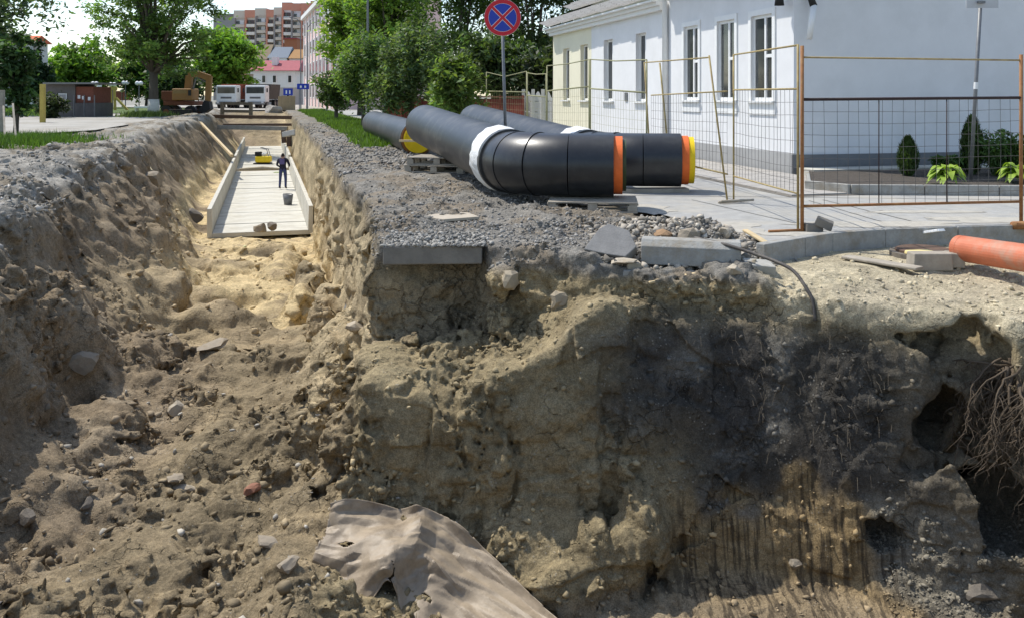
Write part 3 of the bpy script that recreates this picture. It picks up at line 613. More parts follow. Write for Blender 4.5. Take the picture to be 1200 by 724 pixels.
JT = mat('joint_tar', (.10, .098, .09), .9, .2, 9)
for k, (p0, p1) in enumerate((((2.75, 13.7), (3.75, 10.55)), ((4.5, 13.6), (4.72, 10.75)), ((4.75, 13.7), (5.15, 10.82)), ((1.6, 14.3), (9.5, 13.55)))):
    q0 = Vector((*p0, .003)); q1 = Vector((*p1, .003)); s = (q1 - q0).cross(Vector((0, 0, 1))).normalized() * .012; rs = random.Random(k); vs = []
    for i in range(25):
        w = q0.lerp(q1, i / 24) + s * rs.uniform(-.7, .7); vs += [w - s * rs.uniform(.6, 1.3), w + s * rs.uniform(.6, 1.3)]
    mkobj('pavement_joint', vs, [(2 * i, 2 * i + 1, 2 * i + 3, 2 * i + 2) for i in range(24)], JT, street)
SPILL = mat('spilt_sand', (.40, .375, .32), .95, .2, 6, .4, 60)
for k, (cx, cy, ra, rb) in enumerate(((4.6, 11.1, 1.0, .28), (6.6, 11.5, 1.3, .3), (3.3, 10.35, .5, .2), (2.6, 10.9, .45, .5), (1.9, 12.6, .4, .5), (5.6, 12.3, .8, .16))):
    n = 40; rs = random.Random(k + 20); ph = [rs.uniform(0, 6) for _ in range(4)]
    ring = [(cx + ra * math.cos(2 * math.pi * i / n) * (1 + .22 * math.sin(3 * 2 * math.pi * i / n + ph[0]) + .14 * math.sin(7 * 2 * math.pi * i / n + ph[1]) + rs.uniform(-.1, .1)), cy + rb * math.sin(2 * math.pi * i / n) * (1 + .2 * math.sin(4 * 2 * math.pi * i / n + ph[2]) + rs.uniform(-.15, .15)), .004) for i in range(n)]
    struct(mkobj('sand_spill', ring + [(cx, cy, .014)], [(i, (i + 1) % n, n) for i in range(n)], SPILL, None))

# ------------------------------------------------------------------ big insulated pipes
PD = Vector((.266, -.964, 0)).normalized()
def arc_path(B, h, R, ang, n, z):
    nn = Vector((-h.y, h.x, 0)); pts = []
    for i in range(n + 1):
        a = ang * i / n; pts.append(Vector((B[0], B[1], z)) + h * (R * math.sin(a)) + nn * (R * (1 - math.cos(a))))
    return pts, h * math.cos(ang) + nn * math.sin(ang)
def big_pipe(label, far, B, zf, zb, ends, r=.45):
    far = Vector((far[0], far[1], zf)); Bv = Vector((B[0], B[1], zb)); h = (Bv - far).normalized(); hh = Vector((h.x, h.y, 0)).normalized()
    t = thing('insulated_pipe', label, 'pipe', (B[0], B[1], zb - r), 'black insulated pipes laid beside the trench')
    N = 48
    b = MB(); b.tube([far, Bv - h * .25], r, N); b.build('casing', PIPEB, t, smooth='auto')
    b = MB(); b.tube([far - h * .12, far + h * .02], r * .8, N); b.build('end_cap', YELLOW, t, smooth='auto')
    pts, he = arc_path(B, hh, 1.0, math.radians(68), 18, zb)
    rs = [r * (1.0 + .015 * math.sin(i * 1.7)) for i in range(19)]
    segs = [(0, 5), (5, 11), (11, 18)]
    for k, (i, j) in enumerate(segs):
        b = MB(); b.tube(pts[i:j + 1], [r * (.985 + .012 * (k % 2))] * (j - i + 1), N); b.build('elbow_segment', PIPEB2, t, smooth='auto')
    b = MB()
    for i in (5, 11): 
        d = (pts[i] - pts[i - 1]).normalized(); b.tube([pts[i] - d * .015, pts[i] + d * .015], r * 1.018, N)
    b.build('weld_seam', PIPEB2, t, smooth='auto')
    # crumpled white film round the joint
    vs = []; n = 72; ring = 7
    for i in range(ring):
        q = i / (ring - 1); c = Bv - h * (.66 - .58 * q)
        x = h.cross(Vector((0, 0, 1))).normalized(); y = x.cross(h)
        for k in range(n):
            a = 2 * math.pi * k / n; bl = 1.035 + .085 * math.sin(math.pi * q) * (.6 + .4 * math.sin(5 * a + 2 * q)) + .012 * math.sin(17 * a + 4 * q) + random.uniform(0, .012)
            vs.append(c + (x * math.cos(a) + y * math.sin(a)) * r * bl + h * (.05 * math.sin(3 * a + 1) + .02 * math.sin(9 * a)))
    fs = [(i * n + k, i * n + (k + 1) % n, (i + 1) * n + (k + 1) % n, (i + 1) * n + k) for i in range(ring - 1) for k in range(n)]
    mkobj('film_sleeve', vs, fs, FILM, t, smooth=True)
    b = MB(); b.tube([Bv - h * .08, Bv + h * .04], r * 1.06, N); b.build('collar', PIPEB, t, smooth='auto')
    e0 = pts[-1]; e1 = e0 + he * .62
    b = MB(); b.tube([e0, e1], r * .985, N); b.build('casing_end', PIPEB2, t, smooth='auto')
    b = MB(); b.tube([e1, e1 + he * .12], r * .90, N); b.build('foam_ring', ORANGE, t, smooth='auto')
    if ends == 'yellow':
        b = MB(); b.tube([e1 + he * .12, e1 + he * .21], r * .86, N); b.build('end_cap', YELLOW, t, smooth='auto')
    else:
        b = MB(); b.tube([e1 + he * .12, e1 + he * .17], r * .80, N); b.build('end_cap', mat('dark_green_plastic', (.05, .07, .03), .5), t)
    return t
big_pipe('black insulated pipe nearest the trench, elbow wrapped in white film at the joint', (-1.96, 20.3), (-.04, 13.35), .93, .62, 'green')
big_pipe('black insulated pipe nearest the house, its elbow ending in a yellow cap', (-1.0, 24.2), (1.34, 15.72), .9, .52, 'yellow')
t = thing('insulated_pipe', 'straight black insulated pipe with a round yellow end cap, furthest back', 'pipe', (-2.46, 23.3, 0), 'black insulated pipes laid beside the trench')
n0 = Vector((-2.46, 23.3, .47)); f0 = Vector((-4.95, 32.3, .58)); h = (n0 - f0).normalized()
b = MB(); b.tube([f0, n0], .45, 48); b.build('casing', PIPEB, t, smooth='auto')
b = MB(); b.tube([n0, n0 + h * .05], .432, 48); b.build('foam_ring', mat('brown_foam', (.2, .09, .03), .8), t)
b = MB(); b.disc(n0 + h * .07, h, .33, .37, .08, 48); b.build('cap_rim', YELLOW, t)
b = MB(); b.tube([n0 + h * .05, n0 + h * .075], .335, 48); b.build('end_cap', YELLOW, t, smooth='auto')

def pallet(loc, rz, label, group=None):
    t = thing('wooden_pallet', label, 'pallet', (0, 0, 0), group)
    for k in range(5): b = MB(); b.box((-.34 + .17 * k, 0, .134), (.14 if k % 2 == 0 else .1, 1.2, .02)); b.build('deck_board', WOODG, t, bevel=.003)
    for k in range(3): b = MB(); b.box((0, -.55 + .55 * k, .111), (.8, .12, .02)); b.build('cross_board', WOODG, t)
    for i in range(3):
        for k in range(3): b = MB(); b.box((-.35 + .35 * i, -.53 + .53 * k, .06), (.1, .13, .079)); b.build('block', WOODG, t, bevel=.004)
        b = MB(); b.box((-.35 + .35 * i, 0, .010), (.1, 1.2, .02)); b.build('runner', WOODG, t)
    t.location = loc; t.rotation_euler = (0, 0, rz); return t
pallet((1.12, 12.40, .025), math.radians(84), 'wooden pallet under the elbow of the nearest black pipe')
pz = ground_z(-1.3, 17.4)
pallet((-1.36, 17.3, .13), math.radians(72), 'lower wooden pallet of the stack under the middle of the nearest pipe')
pallet((-1.33, 17.33, .278), math.radians(76), 'upper wooden pallet of the stack under the middle of the nearest pipe')
pallet((-2.45, 23.15, -.13), math.radians(76), 'wooden pallet under the yellow-capped end of the furthest pipe')
b = MB(); b.beam(P(468, 165.5, 22.75), P(500, 165.5, 22.7), .12, .05); tag(b.build('timber_batten', WOODY, None, loc=P(484, 166, 22.7)), 'thin pale batten across the yellow cap of the furthest pipe', 'batten')
b = MB(); b.beam((1.75, 14.75, .03), (2.9, 14.85, .03), .25, .07); tag(b.build('timber_packer', WOODG, None, loc=(2.3, 14.8, 0)), 'flat timber packer under the yellow-capped pipe elbow', 'timber')

# ------------------------------------------------------------------ signs
def nostop():
    base = Vector((-.1, 16.5, 0)); t = thing('road_sign', 'round blue and red no-stopping sign on a thin steel post behind the pipes', 'sign', base)
    top = P(588, 2, 16.5); bot = P(594, 209, 16.5); bot.z = -.02
    b = MB(); b.tube([bot, top], .028, 12); b.build('post', METALG, t, smooth=True)
    c = P(589, 21, 16.44); n = Vector((0, -1, 0))
    b = MB(); b.tube([c + Vector((0, .012, 0)), c], .338, 48); b.build('plate', WHITE, t)
    b = MB(); b.disc(c - Vector((0, .004, 0)), n, .262, .333, .006, 48); b.build('red_border', SRED, t)
    b = MB(); b.disc(c - Vector((0, .004, 0)), n, .0001, .254, .006, 48); b.build('blue_field', SBLUE, t)
    for s in (1, -1):
        d = Vector((s, 0, 1)).normalized() * .262
        b = MB(); b.beam(c + d - Vector((0, .0085 + .001 * s, 0)), c - d - Vector((0, .0085 + .001 * s, 0)), .004, .066, up=Vector((-s, 0, 1))); b.build('white_edging', WHITE, t)
        b = MB(); b.beam(c + d - Vector((0, .0115 + .001 * s, 0)), c - d - Vector((0, .0115 + .001 * s, 0)), .004, .05, up=Vector((-s, 0, 1))); b.build('red_bar', SRED, t)
nostop()
base = P(1137, 213, 15.7); t = thing('road_sign', 'grey steel signpost in the planting bed showing the back of a square sign', 'sign', (base.x, base.y, .08))
top = P(1150, -14, 15.7); b = MB(); b.tube([Vector((base.x, base.y, .0)), top], .032, 12); b.build('post', METALG, t, smooth=True)
b = MB(); b.box(P(1151, -9, 15.65), (.56, .012, .56)); b.build('plate', SGREY, t)
b = MB(); b.box(P(1150, 3, 15.6), (.12, .05, .04)); b.build('bracket', METALG, t)
b = MB(); m_ = Vector((base.x, base.y, 0)).lerp(top, .49); b.tube([m_, m_ + (top - m_).normalized() * .12], .036, 10); b.build('white_band', WHITE, t)

# ------------------------------------------------------------------ site fences
def wire_panel(t, a0, a1, b0, b1, nx, nz, m=WIRE, r=.0026, sag=.01):
    """a0,a1 bottom corners, b0,b1 top corners"""
    b = MB(); rr = random.Random(3)
    for i in range(nx + 1):
        u = min(max((i + rr.uniform(-.12, .12)) / nx, 0), 1); p = a0.lerp(a1, u); q = b0.lerp(b1, min(max(u + rr.uniform(-.005, .005), 0), 1)); b.tube([p, p.lerp(q, .5) + Vector((rr.uniform(-sag, sag), rr.uniform(-sag, sag), 0)), q], r, 4, False)
    for j in range(1, nz):
        w = j / nz; pts = []
        for i in range(9):
            u = i / 8; pts.append(a0.lerp(a1, u).lerp(b0.lerp(b1, u), w) + Vector((0, 0, -sag * 1.6 * math.sin(math.pi * u) + rr.uniform(-sag, sag) * .5)))
        b.tube(pts, r, 4, False)
    o = b.build('wire_mesh', m, t); o['kind'] = 'stuff'
def post(t, a, c, r, m, name='post'): b = MB(); b.tube([a, c], r, 8); return b.build(name, m, t, smooth=True)
A = Vector((3.40, 10.5, 0)); B2 = Vector((6.25, 11.0, 0))
def up(v, z): return Vector((v.x, v.y, z))
t = thing('site_fence', 'rust-brown wire mesh fence panel in front of the planting bed', 'fence', A)
post(t, up(A, 0), up(A, 2.18), .022, FENR); post(t, up(B2, 0.02), up(B2, 2.1), .022, FENR)
post(t, up(A, 2.045), up(B2, 2.03), .011, FENY, 'rail'); post(t, up(A, 1.55), up(B2, 1.57), .018, FENK, 'rail'); post(t, up(A, .30), up(B2, .295), .017, FENR, 'rail')
for u in (.34, .65): post(t, up(A.lerp(B2, u), .30), up(A.lerp(B2, u), 1.55), .007, FENK, 'stay')
wire_panel(t, up(A, .30), up(B2, .295), up(A, 1.55), up(B2, 1.57), 20, 9)
post(t, A + Vector((-.42, -.1, .02)), A + Vector((.02, 0, .02)), .018, FENR, 'foot'); post(t, B2 + Vector((-.22, -.2, .03)), B2 + Vector((.5, -.12, .03)), .05, FENR, 'foot')
A2 = Vector((3.37, 10.56, 0)); Bf = Vector((3.29, 13.3, 0))
t = thing('site_fence', 'yellow wire mesh fence panel running from the corner post towards the pipes', 'fence', A2)
post(t, up(A2, .02), up(A2, 2.2), .015, FENY); post(t, up(Bf, 0.02), up(Bf, 2.2), .014, FENY)
post(t, up(A2, 2.19), up(Bf, 2.2), .012, FENY, 'rail'); post(t, up(A2, 1.675), up(Bf, 1.68), .012, FENY, 'rail'); post(t, up(A2, .44), up(Bf, .40), .011, FENY, 'rail')
wire_panel(t, up(A2, .44), up(Bf, .40), up(A2, 1.675), up(Bf, 1.68), 18, 8)
post(t, Bf + Vector((-.25, -.12, .025)), Bf + Vector((.24, .12, .03)), .02, WOODG, 'foot'); post(t, Bf + Vector((-.22, -.16, .045)), Bf + Vector((.3, .02, .045)), .018, WOODG, 'foot')
Cf = Vector((2.72, 17.5, 0))
t = thing('site_fence', 'leaning yellow-green wire fence panel behind the yellow-capped pipe end', 'fence', Bf + Vector((.05, .05, 0)))
B3 = Vector((3.22, 13.4, 0)); post(t, up(B3, .02), B3 + Vector((-.25, .1, 2.2)), .014, FENY); post(t, up(Cf, 0), Cf + Vector((-.12, .1, 2.25)), .015, FENY); post(t, Cf + Vector((.3, -.5, 0)), Cf + Vector((.1, -.4, 2.22)), .018, FENY)
post(t, B3 + Vector((-.25, .1, 2.17)), Cf + Vector((-.12, .1, 2.24)), .012, FENY, 'rail'); post(t, up(B3, 1.66), up(Cf, 1.6), .012, FENY, 'rail'); post(t, up(B3, .42), up(Cf, .40), .014, FENY, 'rail')
wire_panel(t, up(B3, .42), up(Cf, .40), up(B3, 1.66), up(Cf, 1.6), 26, 8)
runs = [(Vector((2.66, 17.7, 0)), Vector((1.88, 21.5, 0)), 2.3, 2.46, 'wire fence panel in front of the white wing of the house'), (Vector((1.86, 21.6, 0)), Vector((.98, 25.0, 0)), 2.46, 2.42, 'wire fence panel in front of the cream end of the house'),
        (Vector((.96, 25.1, 0)), Vector((.48, 28.0, 0)), 2.2, 2.3, 'short wire fence panel beside the white concrete fence'), (Vector((.46, 28.1, 0)), Vector((-.94, 33, 0)), 2.35, 2.45, 'wire fence panel with sagging top rail in front of the red fence')]
for a, c, za, zc, lab in runs:
    t = thing('site_fence', lab, 'fence', a); GR = mat('olive_fence_paint', (.28, .27, .14), .6, .25, 9)
    post(t, up(a, 0), up(a, za), .018, GR); post(t, up(c, 0), up(c, zc), .018, GR)
    mid = up(a.lerp(c, .5), (za + zc) / 2 - (.16 if 'sag' in lab else .03)); b = MB(); b.tube([up(a, za), mid, up(c, zc)], .014, 8); b.build('rail', GR, t)
    post(t, up(a, za - .65), up(c, zc - .7), .018, GR, 'rail'); post(t, up(a, .35), up(c, .35), .015, GR, 'rail')
    wire_panel(t, up(a, .35), up(c, .35), up(a, za - .65), up(c, zc - .7), 22, 7, GR, .0025)
# ------------------------------------------------------------------ concrete channel on the trench floor
AX0 = Vector((-8.1, 28.9, 0)); AXD = Vector((-.276, 1, 0)).normalized(); AXN = Vector((AXD.y, -AXD.x, 0))
def ch(s, u, z): return AX0 + AXD * s + AXN * u + Vector((0, 0, z))
ORD = ['first', 'second', 'third', 'fourth', 'fifth', 'sixth', 'seventh', 'eighth', 'ninth']
def tray(s0, ln, dz, label, group):
    t = thing('channel_unit', label, 'concrete channel', ch(s0, 0, -2.95 + dz), group); g = .035
    ax = (AXN, AXD, Vector((0, 0, 1)))
    n = 3
    for k in range(n):
        b = MB(); b.box(ch(s0 + ln * (k + .5) / n, 0, -2.875 + dz + random.uniform(-.012, .012)), (2.98, ln / n - g, .15), ax); b.build('floor_slab', CONC_L, t, bevel=.012)
    for sd in (-1, 1):
        b = MB()
        prof = [(1.492, -2.95), (1.65, -2.95), (1.65, -2.02), (1.51, -2.02), (1.492, -2.6)]
        vs = []
        for q in (s0 + .008, s0 + ln - .008):
            for u, z in prof: vs.append(ch(q, sd * u, z + dz))
        m = len(prof); fs = [tuple(range(m)), tuple(range(2 * m - 1, m - 1, -1))] + [(i, i + m, (i + 1) % m + m, (i + 1) % m) for i in range(m)]
        b.add(vs, fs); b.build('side_wall', CONC_L, t, bevel=.012)
for i in range(8): tray(i * 3.02, 3.0, random.uniform(-.01, .01), ORD[i] + ' pale concrete U-shaped channel unit counted from the near end', 'concrete channel units in the near run')
for i in range(8): tray(26.0 + i * 3.02, 3.0, .02 + random.uniform(-.01, .01), ORD[i] + ' concrete channel unit beyond the sand gap, counted from the gap', 'concrete channel units in the far run')
b = MB(); b.tube([ch(24.6, -1.3, -2.78), ch(24.7, 0, -2.74), ch(24.5, 1.2, -2.8)], [.12, .16, .1], 8); tag(b.build('sand_ridge', mat('wet_sand', (.34, .29, .2), .95, .2, 5, .5, 30), None, loc=ch(24.6, 0, -2.9)), 'low ridge of sand across the gap between the two channel runs', 'sand')

# ------------------------------------------------------------------ worker, seen from behind
def worker():
    base = P(331.5, 222, 42.0); base.z = -2.80; t = thing('person', 'worker in dark blue jacket and jeans standing in the concrete channel, back turned', 'person', base)
    J = {'pel': (0, 0, .95), 'wa': (0, -.01, 1.08), 'ch': (0, -.03, 1.30), 'nk': (0, -.03, 1.47), 'hd': (0, -.01, 1.56), 'ht': (0, 0, 1.70),
         'hl': (-.10, 0, .90), 'kl': (-.13, .03, .49), 'al': (-.15, -.01, .09), 'tl': (-.16, .15, .04), 'hr': (.10, 0, .90), 'kr': (.12, .04, .49), 'ar': (.13, 0, .09), 'tr': (.14, .16, .04),
         'sl': (-.19, -.02, 1.39), 'el': (-.29, .03, 1.13), 'wl': (-.20, .24, 1.02), 'fl': (-.16, .31, 1.0), 'sr': (.19, -.02, 1.39), 'er': (.30, .02, 1.14), 'wr': (.24, .24, 1.06), 'fr': (.20, .32, 1.05)}
    R = {'pel': (.16, .12), 'wa': (.15, .11), 'ch': (.18, .125), 'nk': (.06, .06), 'hd': (.085, .10), 'ht': (.075, .085), 'hl': (.095, .1), 'kl': (.07, .07), 'al': (.05, .055), 'tl': (.04, .035), 'hr': (.095, .1), 'kr': (.07, .07), 'ar': (.05, .055), 'tr': (.04, .035),
         'sl': (.075, .075), 'el': (.055, .055), 'wl': (.04, .04), 'fl': (.035, .025), 'sr': (.075, .075), 'er': (.055, .055), 'wr': (.04, .04), 'fr': (.035, .025)}
    E = [('pel', 'wa'), ('wa', 'ch'), ('ch', 'nk'), ('nk', 'hd'), ('hd', 'ht'), ('pel', 'hl'), ('hl', 'kl'), ('kl', 'al'), ('al', 'tl'), ('pel', 'hr'), ('hr', 'kr'), ('kr', 'ar'), ('ar', 'tr'), ('ch', 'sl'), ('sl', 'el'), ('el', 'wl'), ('wl', 'fl'), ('ch', 'sr'), ('sr', 'er'), ('er', 'wr'), ('wr', 'fr')]
    ks = list(J); me = bpy.data.meshes.new('body'); me.from_pydata([J[k] for k in ks], [(ks.index(a), ks.index(b_)) for a, b_ in E], [])
    o = bpy.data.objects.new('body', me); COL.objects.link(o); o.parent = t
    sk = o.modifiers.new('skin', 'SKIN'); me.skin_vertices or None
    if not me.skin_vertices: me.attributes
    for i, k in enumerate(ks):
        d = me.skin_vertices[0].data[i]; d.radius = R[k]; d.use_root = (k == 'pel')
    sb = o.modifiers.new('sub', 'SUBSURF'); sb.levels = 1; sb.render_levels = 2
    dg = bpy.context.evaluated_depsgraph_get(); m2 = bpy.data.meshes.new_from_object(o.evaluated_get(dg)); o.modifiers.clear(); o.data = m2
    m2.materials.clear()
    for m_ in (mat('jeans', (.055, .065, .15), .9, .2, 12), mat('navy_jacket', (.022, .022, .038), .9, .25, 9), mat('skin', (.45, .26, .18), .6), mat('dark_hair', (.025, .02, .018), .8), mat('work_boots', (.05, .045, .04), .8)): m2.materials.append(m_)
    for p in m2.polygons:
        c = p.center; p.use_smooth = True
        if c.z < .12: k = 4
        elif c.z < .93 and abs(c.x) < .24: k = 0
        elif c.y > .24 and c.z > .9 and c.z < 1.2: k = 2
        elif c.z > 1.60 or (c.z > 1.5 and c.y < .03): k = 3
        elif c.z > 1.455: k = 2
        else: k = 1
        p.material_index = k
    for k, (sx, mm) in enumerate(((-.085, 'ear'), (.085, 'ear'))):
        b = MB(); b.lathe(base + Vector((sx, -.0, 1.55)), [(.01, -.03), (.02, -.01), (.022, .015), (.01, .035)], 8); b.build('ear', MATS['skin'], t, smooth=True)
    b = MB(); b.lathe(base + Vector((0, .095, 1.555)), [(.004, -.03), (.018, -.02), (.01, .01), (.004, .02)], 8); b.build('nose', MATS['skin'], t)
    b = MB(); b.box(base + Vector((0, -.155, 1.30)), (.24, .02, .26)); b.build('vest_panel', mat('violet_vest', (.12, .10, .22), .85, .2, 8), t, bevel=.01)
worker()

# yellow plate compactor
def compactor():
    c = P(308, 193, 57.0); base = Vector((c.x, c.y, -2.79)); t = thing('plate_compactor', 'yellow plate compactor with black engine on the far channel run', 'compactor', base)
    Y_ = mat('machine_yellow', (.75, .55, .02), .5, .1, 5); B_ = BLACK
    def bb(n, c_, d, m, bv=.03): b = MB(); b.box(base + Vector(c_), d); return b.build(n, m, t, bevel=bv)
    bb('base_plate', (0, 0, .06), (1.05, .75, .08), B_); bb('body', (.05, 0, .32), (.95, .62, .40), Y_, .08); bb('engine', (-.28, 0, .66), (.38, .4, .28), B_, .05); bb('fuel_tank', (.1, .05, .62), (.3, .35, .18), WHITE, .05)
    for s in (-1, 1): b = MB(); b.tube([base + Vector((.45, s * .2, .4)), base + Vector((.3, s * .2, .95)), base + Vector((-.1, s * .2, 1.05))], .025, 8); b.build('handle_bar', METALG, t)
    b = MB(); b.tube([base + Vector((-.1, -.2, 1.05)), base + Vector((-.1, .2, 1.05))], .025, 8); b.build('handle_grip', B_, t)
compactor()
c = P(337.5, 240, 36.0); base = Vector((c.x, c.y, -2.80)); t = thing('bucket', 'grey bucket on the channel floor near the worker', 'bucket', base)
b = MB(); b.lathe(base, [(.15, 0), (.21, .42), (.20, .42), (.14, .02)], 20); b.build('pail', METALG, t, smooth=True)
b = MB(); b.tube([base + Vector((-.2, 0, .4)), base + Vector((-.15, -.1, .46)), base + Vector((0, -.17, .47)), base + Vector((.15, -.1, .46)), base + Vector((.2, 0, .4))], .012, 6); b.build('handle', METALG, t)
b = MB(); q = ch(22.6, .9, -2.79); b.box(q, (.55, .3, .05)); tag(b.build('tool_board', mat('green_plastic', (.25, .35, .06), .6), None, loc=q, bevel=.01), 'small green board lying on the channel floor by the worker', 'board')

# ------------------------------------------------------------------ beams and barriers over the trench
def beam_thing(name, label, a, c, w, h, m, cat='beam', group=None):
    b = MB(); b.beam(a, c, w, h); return tag(b.build(name, m, None, loc=Vector(a), bevel=.01), label, cat, group)
RUST = mat('rusty_steel', (.12, .075, .05), .8, .3, 6, .3, 20)
beam_thing('steel_beam', 'long dark steel beam laid across the far trench edges', P(233, 136.5, 74), P(358, 138.5, 72), .3, .28, RUST)
beam_thing('timber_beam', 'weathered timber beam spanning the trench above the far channel run', P(255, 149.5, 66), P(337, 151, 66), .35, .3, WOODG)
beam_thing('timber_beam', 'thin dark timber spanning the trench just behind the weathered beam', P(262, 147, 69), P(342, 146.5, 69), .25, .2, RUST)
def barrier():
    Yb = 75; t = thing('timber_barrier', 'grey timber barrier frame standing in front of the dump trucks', 'barrier', P(277, 137, Yb))
    DW = mat('dark_timber', (.17, .145, .11), .85, .25, 4)
    for x in (260.5, 294): b = MB(); b.beam(P(x, 140, Yb), P(x, 120, Yb), .26, .26, up=(0, 1, 0)); b.build('post', DW, t)
    for y in (121.5, 130.5): b = MB(); b.beam(P(262.3, y, Yb), P(292.1, y + .5, Yb), .14, .24); b.build('rail', DW, t)
barrier()
beam_thing('timber_pole', 'long pale pole leaning on the left trench slope', P(231, 140, 62), P(272, 183, 47), .14, .14, WOODY, 'pole')
for k, (a, c) in enumerate(((P(333, 168, 66), P(332, 152, 66)), (P(339, 172, 62), P(339, 153, 62)))):
    beam_thing('shoring_post', ['further', 'nearer'][k] + ' of two dark shoring posts at the right end of the trench beam', a, c, .3, .3, RUST, 'post')
b = MB(); b.beam(P(334, 158, 60), P(349, 155, 59), .5, .35); tag(b.build('concrete_block', CONC, None, loc=P(340, 157, 60), bevel=.03), 'pale concrete block on the right trench edge by the shoring posts', 'block')

# ------------------------------------------------------------------ slabs, kerbs, boards and bits on the near block
def stone_mesh(r, seed, flat=1., rough=.22, sub=2):
    bm = bmesh.new(); bmesh.ops.create_icosphere(bm, subdivisions=sub, radius=1); rs = random.Random(seed); off = rs.uniform(0, 50)
    cuts = [(Vector((rs.gauss(0, 1), rs.gauss(0, 1), rs.gauss(0, 1))).normalized(), rs.uniform(.5, .85)) for _ in range(10)]
    for v in bm.verts:
        p = v.co.copy()
        for n, d in cuts:
            e = p.dot(n) - d
            if e > 0: p -= n * e
        k = 1 + rough * float(vn(np.array([p.x]), np.array([p.y]), np.array([p.z]), 2.3, off)[0])
        v.co = Vector((p.x * k * r[0], p.y * k * r[1], p.z * k * r[2] * flat))
    me = bpy.data.meshes.new('stone'); bm.to_mesh(me); bm.free(); return me
RXV = EV[:, 0] / EV[:, 1]; RZV = (EV[:, 2] - EYE) / EV[:, 1]
def on_ground(px, py, fallback):
    for tol in (.0025, .005, .01):
        m = (np.abs(RXV - (px - 600) / F) < tol) & (np.abs(RZV - (112 - py) / F) < tol)
        if m.any(): return Vector(EV[m][EV[m][:, 1].argmin()])
    return P(px, py, fallback)
def stone(px, py, Y, r, m, label, name='stone', cat='stone', seed=None, rz=None, sink=.35, z=None):
    p = P(px, py, Y) if 290 < px < 320 and py < 270 else on_ground(px, py + r[2] * .45 / Y * F, Y); me = stone_mesh(r, seed or int(px * 7 + py)); me.materials.append(m)
    o = bpy.data.objects.new(name, me); COL.objects.link(o); o.location = (p.x, p.y, z if z is not None else p.z); o.rotation_euler = (0, 0, rz if rz is not None else random.uniform(0, 6))
    return tag(o, label, cat)
def ax_of(d, upv=(0, 0, 1)):
    d = Vector(d).normalized(); u = Vector(upv); s = d.cross(u).normalized(); return (d, -s, s.cross(d).normalized() * 1.0)
b = MB(); vs = []
for x, y in ((-1.36, 9.44), (-.32, 9.50), (-.30, 11.25), (-1.60, 11.3)): vs.append((x, y, -.19))
for x, y in ((-1.36, 9.44), (-.32, 9.50), (-.30, 11.25), (-1.60, 11.3)): vs.append((x, y, .005))
b.add(vs, [(3, 2, 1, 0), (4, 5, 6, 7), (0, 1, 5, 4), (1, 2, 6, 5), (2, 3, 7, 6), (3, 0, 4, 7)])
tag(b.build('concrete_slab', CONC_D, None, loc=(-.9, 10, -.19), bevel=.015), 'dark concrete slab overhanging the corner of the trench, gravel on top', 'slab')
b = MB(); vs = []
for px, py, Y in ((497, 261, 11.2), (520, 264.5, 10.95), (562, 259.5, 11.2), (548, 256.5, 11.6), (510, 257.5, 11.6)): q = P(px, py, Y); vs.append((q.x, q.y))
b.prism(vs, .05, .085); tag(b.build('plywood_piece', mat('pale_board', (.40, .345, .265), .8, .15, 6), None, loc=(vs[0][0], vs[0][1], .02), bevel=.004), 'pale flat board lying on the gravel of the corner slab', 'board')
def loose_kerb():
    a = P(752, 293, 9.25); c = P(868, 298, 9.05); d = (c - a).normalized(); s = Vector((0, 0, 1)).cross(d).normalized(); u = d.cross(s)
    prof = [(-.13, -.125), (.13, -.125), (.13, .125), (-.055, .125), (-.13, .06)]
    vs = [p_ + s * y + u * z for p_ in (a, c) for y, z in prof]; m = 5
    b = MB(); b.add(vs, [tuple(range(m)), tuple(range(2 * m - 1, m - 1, -1))] + [(i, i + m, (i + 1) % m + m, (i + 1) % m) for i in range(m)])
    tag(b.build('loose_kerb_stone', KERB, None, loc=a, bevel=.01), 'whole grey kerb stone lying loose on the rim under the cable', 'kerb stone')
loose_kerb()
def chunk(name, label, cat, px, py, Y, dims, m, rz=0, rx=0, ry=0, bevel=.012, group=None):
    p = P(px, py, Y); b = MB(); b.box((0, 0, 0), dims, taper=.94); o = b.build(name, m, None, local=True, bevel=bevel); o.location = p; o.rotation_euler = (rx, ry, rz); return tag(o, label, cat, group)
chunk('kerb_fragment', 'broken kerb end below the cable, tilted over the rim', 'kerb stone', 888, 317, 8.9, (.30, .22, .17), mat('kerb_pale', (.40, .385, .34), .92, .2, 5, .4, 40, dirt=(.25, .22, .15, .6)), .1, .18, .1)
chunk('brick_fragment', 'pale brick half on top of another beside the loose kerb stone', 'brick', 742, 311, 9.0, (.15, .13, .07), ROCKW, .1, .05, 0)
chunk('brick_fragment', 'grey brick under the pale half beside the loose kerb stone', 'brick', 740, 321, 8.95, (.18, .14, .09), KERB, -.05, .03, 0)
chunk('paving_block', 'dark paving block flat on the kerb beside the fence post', 'paving block', 953, 268, 10.5, (.21, .11, .12), CONC_D, .1, 0, 0)
chunk('paving_block', 'dark paving block tilted on the other by the fence post', 'paving block', 966, 262, 10.45, (.2, .11, .1), CONC_D, -.3, .2, .35)
chunk('white_batten', 'short white batten laid across the kerb', 'batten', 1088, 272, 10.55, (.1, .42, .03), WHITE, .35, -.25, 0, .004)
p = P(1089, 306, 9.35); chunk('timber_block', 'square grey timber block supporting the orange pipe', 'timber', 1089, 306, 9.35, (.42, .19, .18), WOODG, .03)
chunk('timber_block', 'short timber offcut under the end of the orange pipe', 'timber', 1118, 304, 9.4, (.16, .2, .15), WOODG, -.1)
beam_thing('plank', 'thin weathered plank sunk in the sand left of the timber block', P(990, 301, 9.75), P(1078, 315, 9.1), .16, .03, WOODG, 'plank')
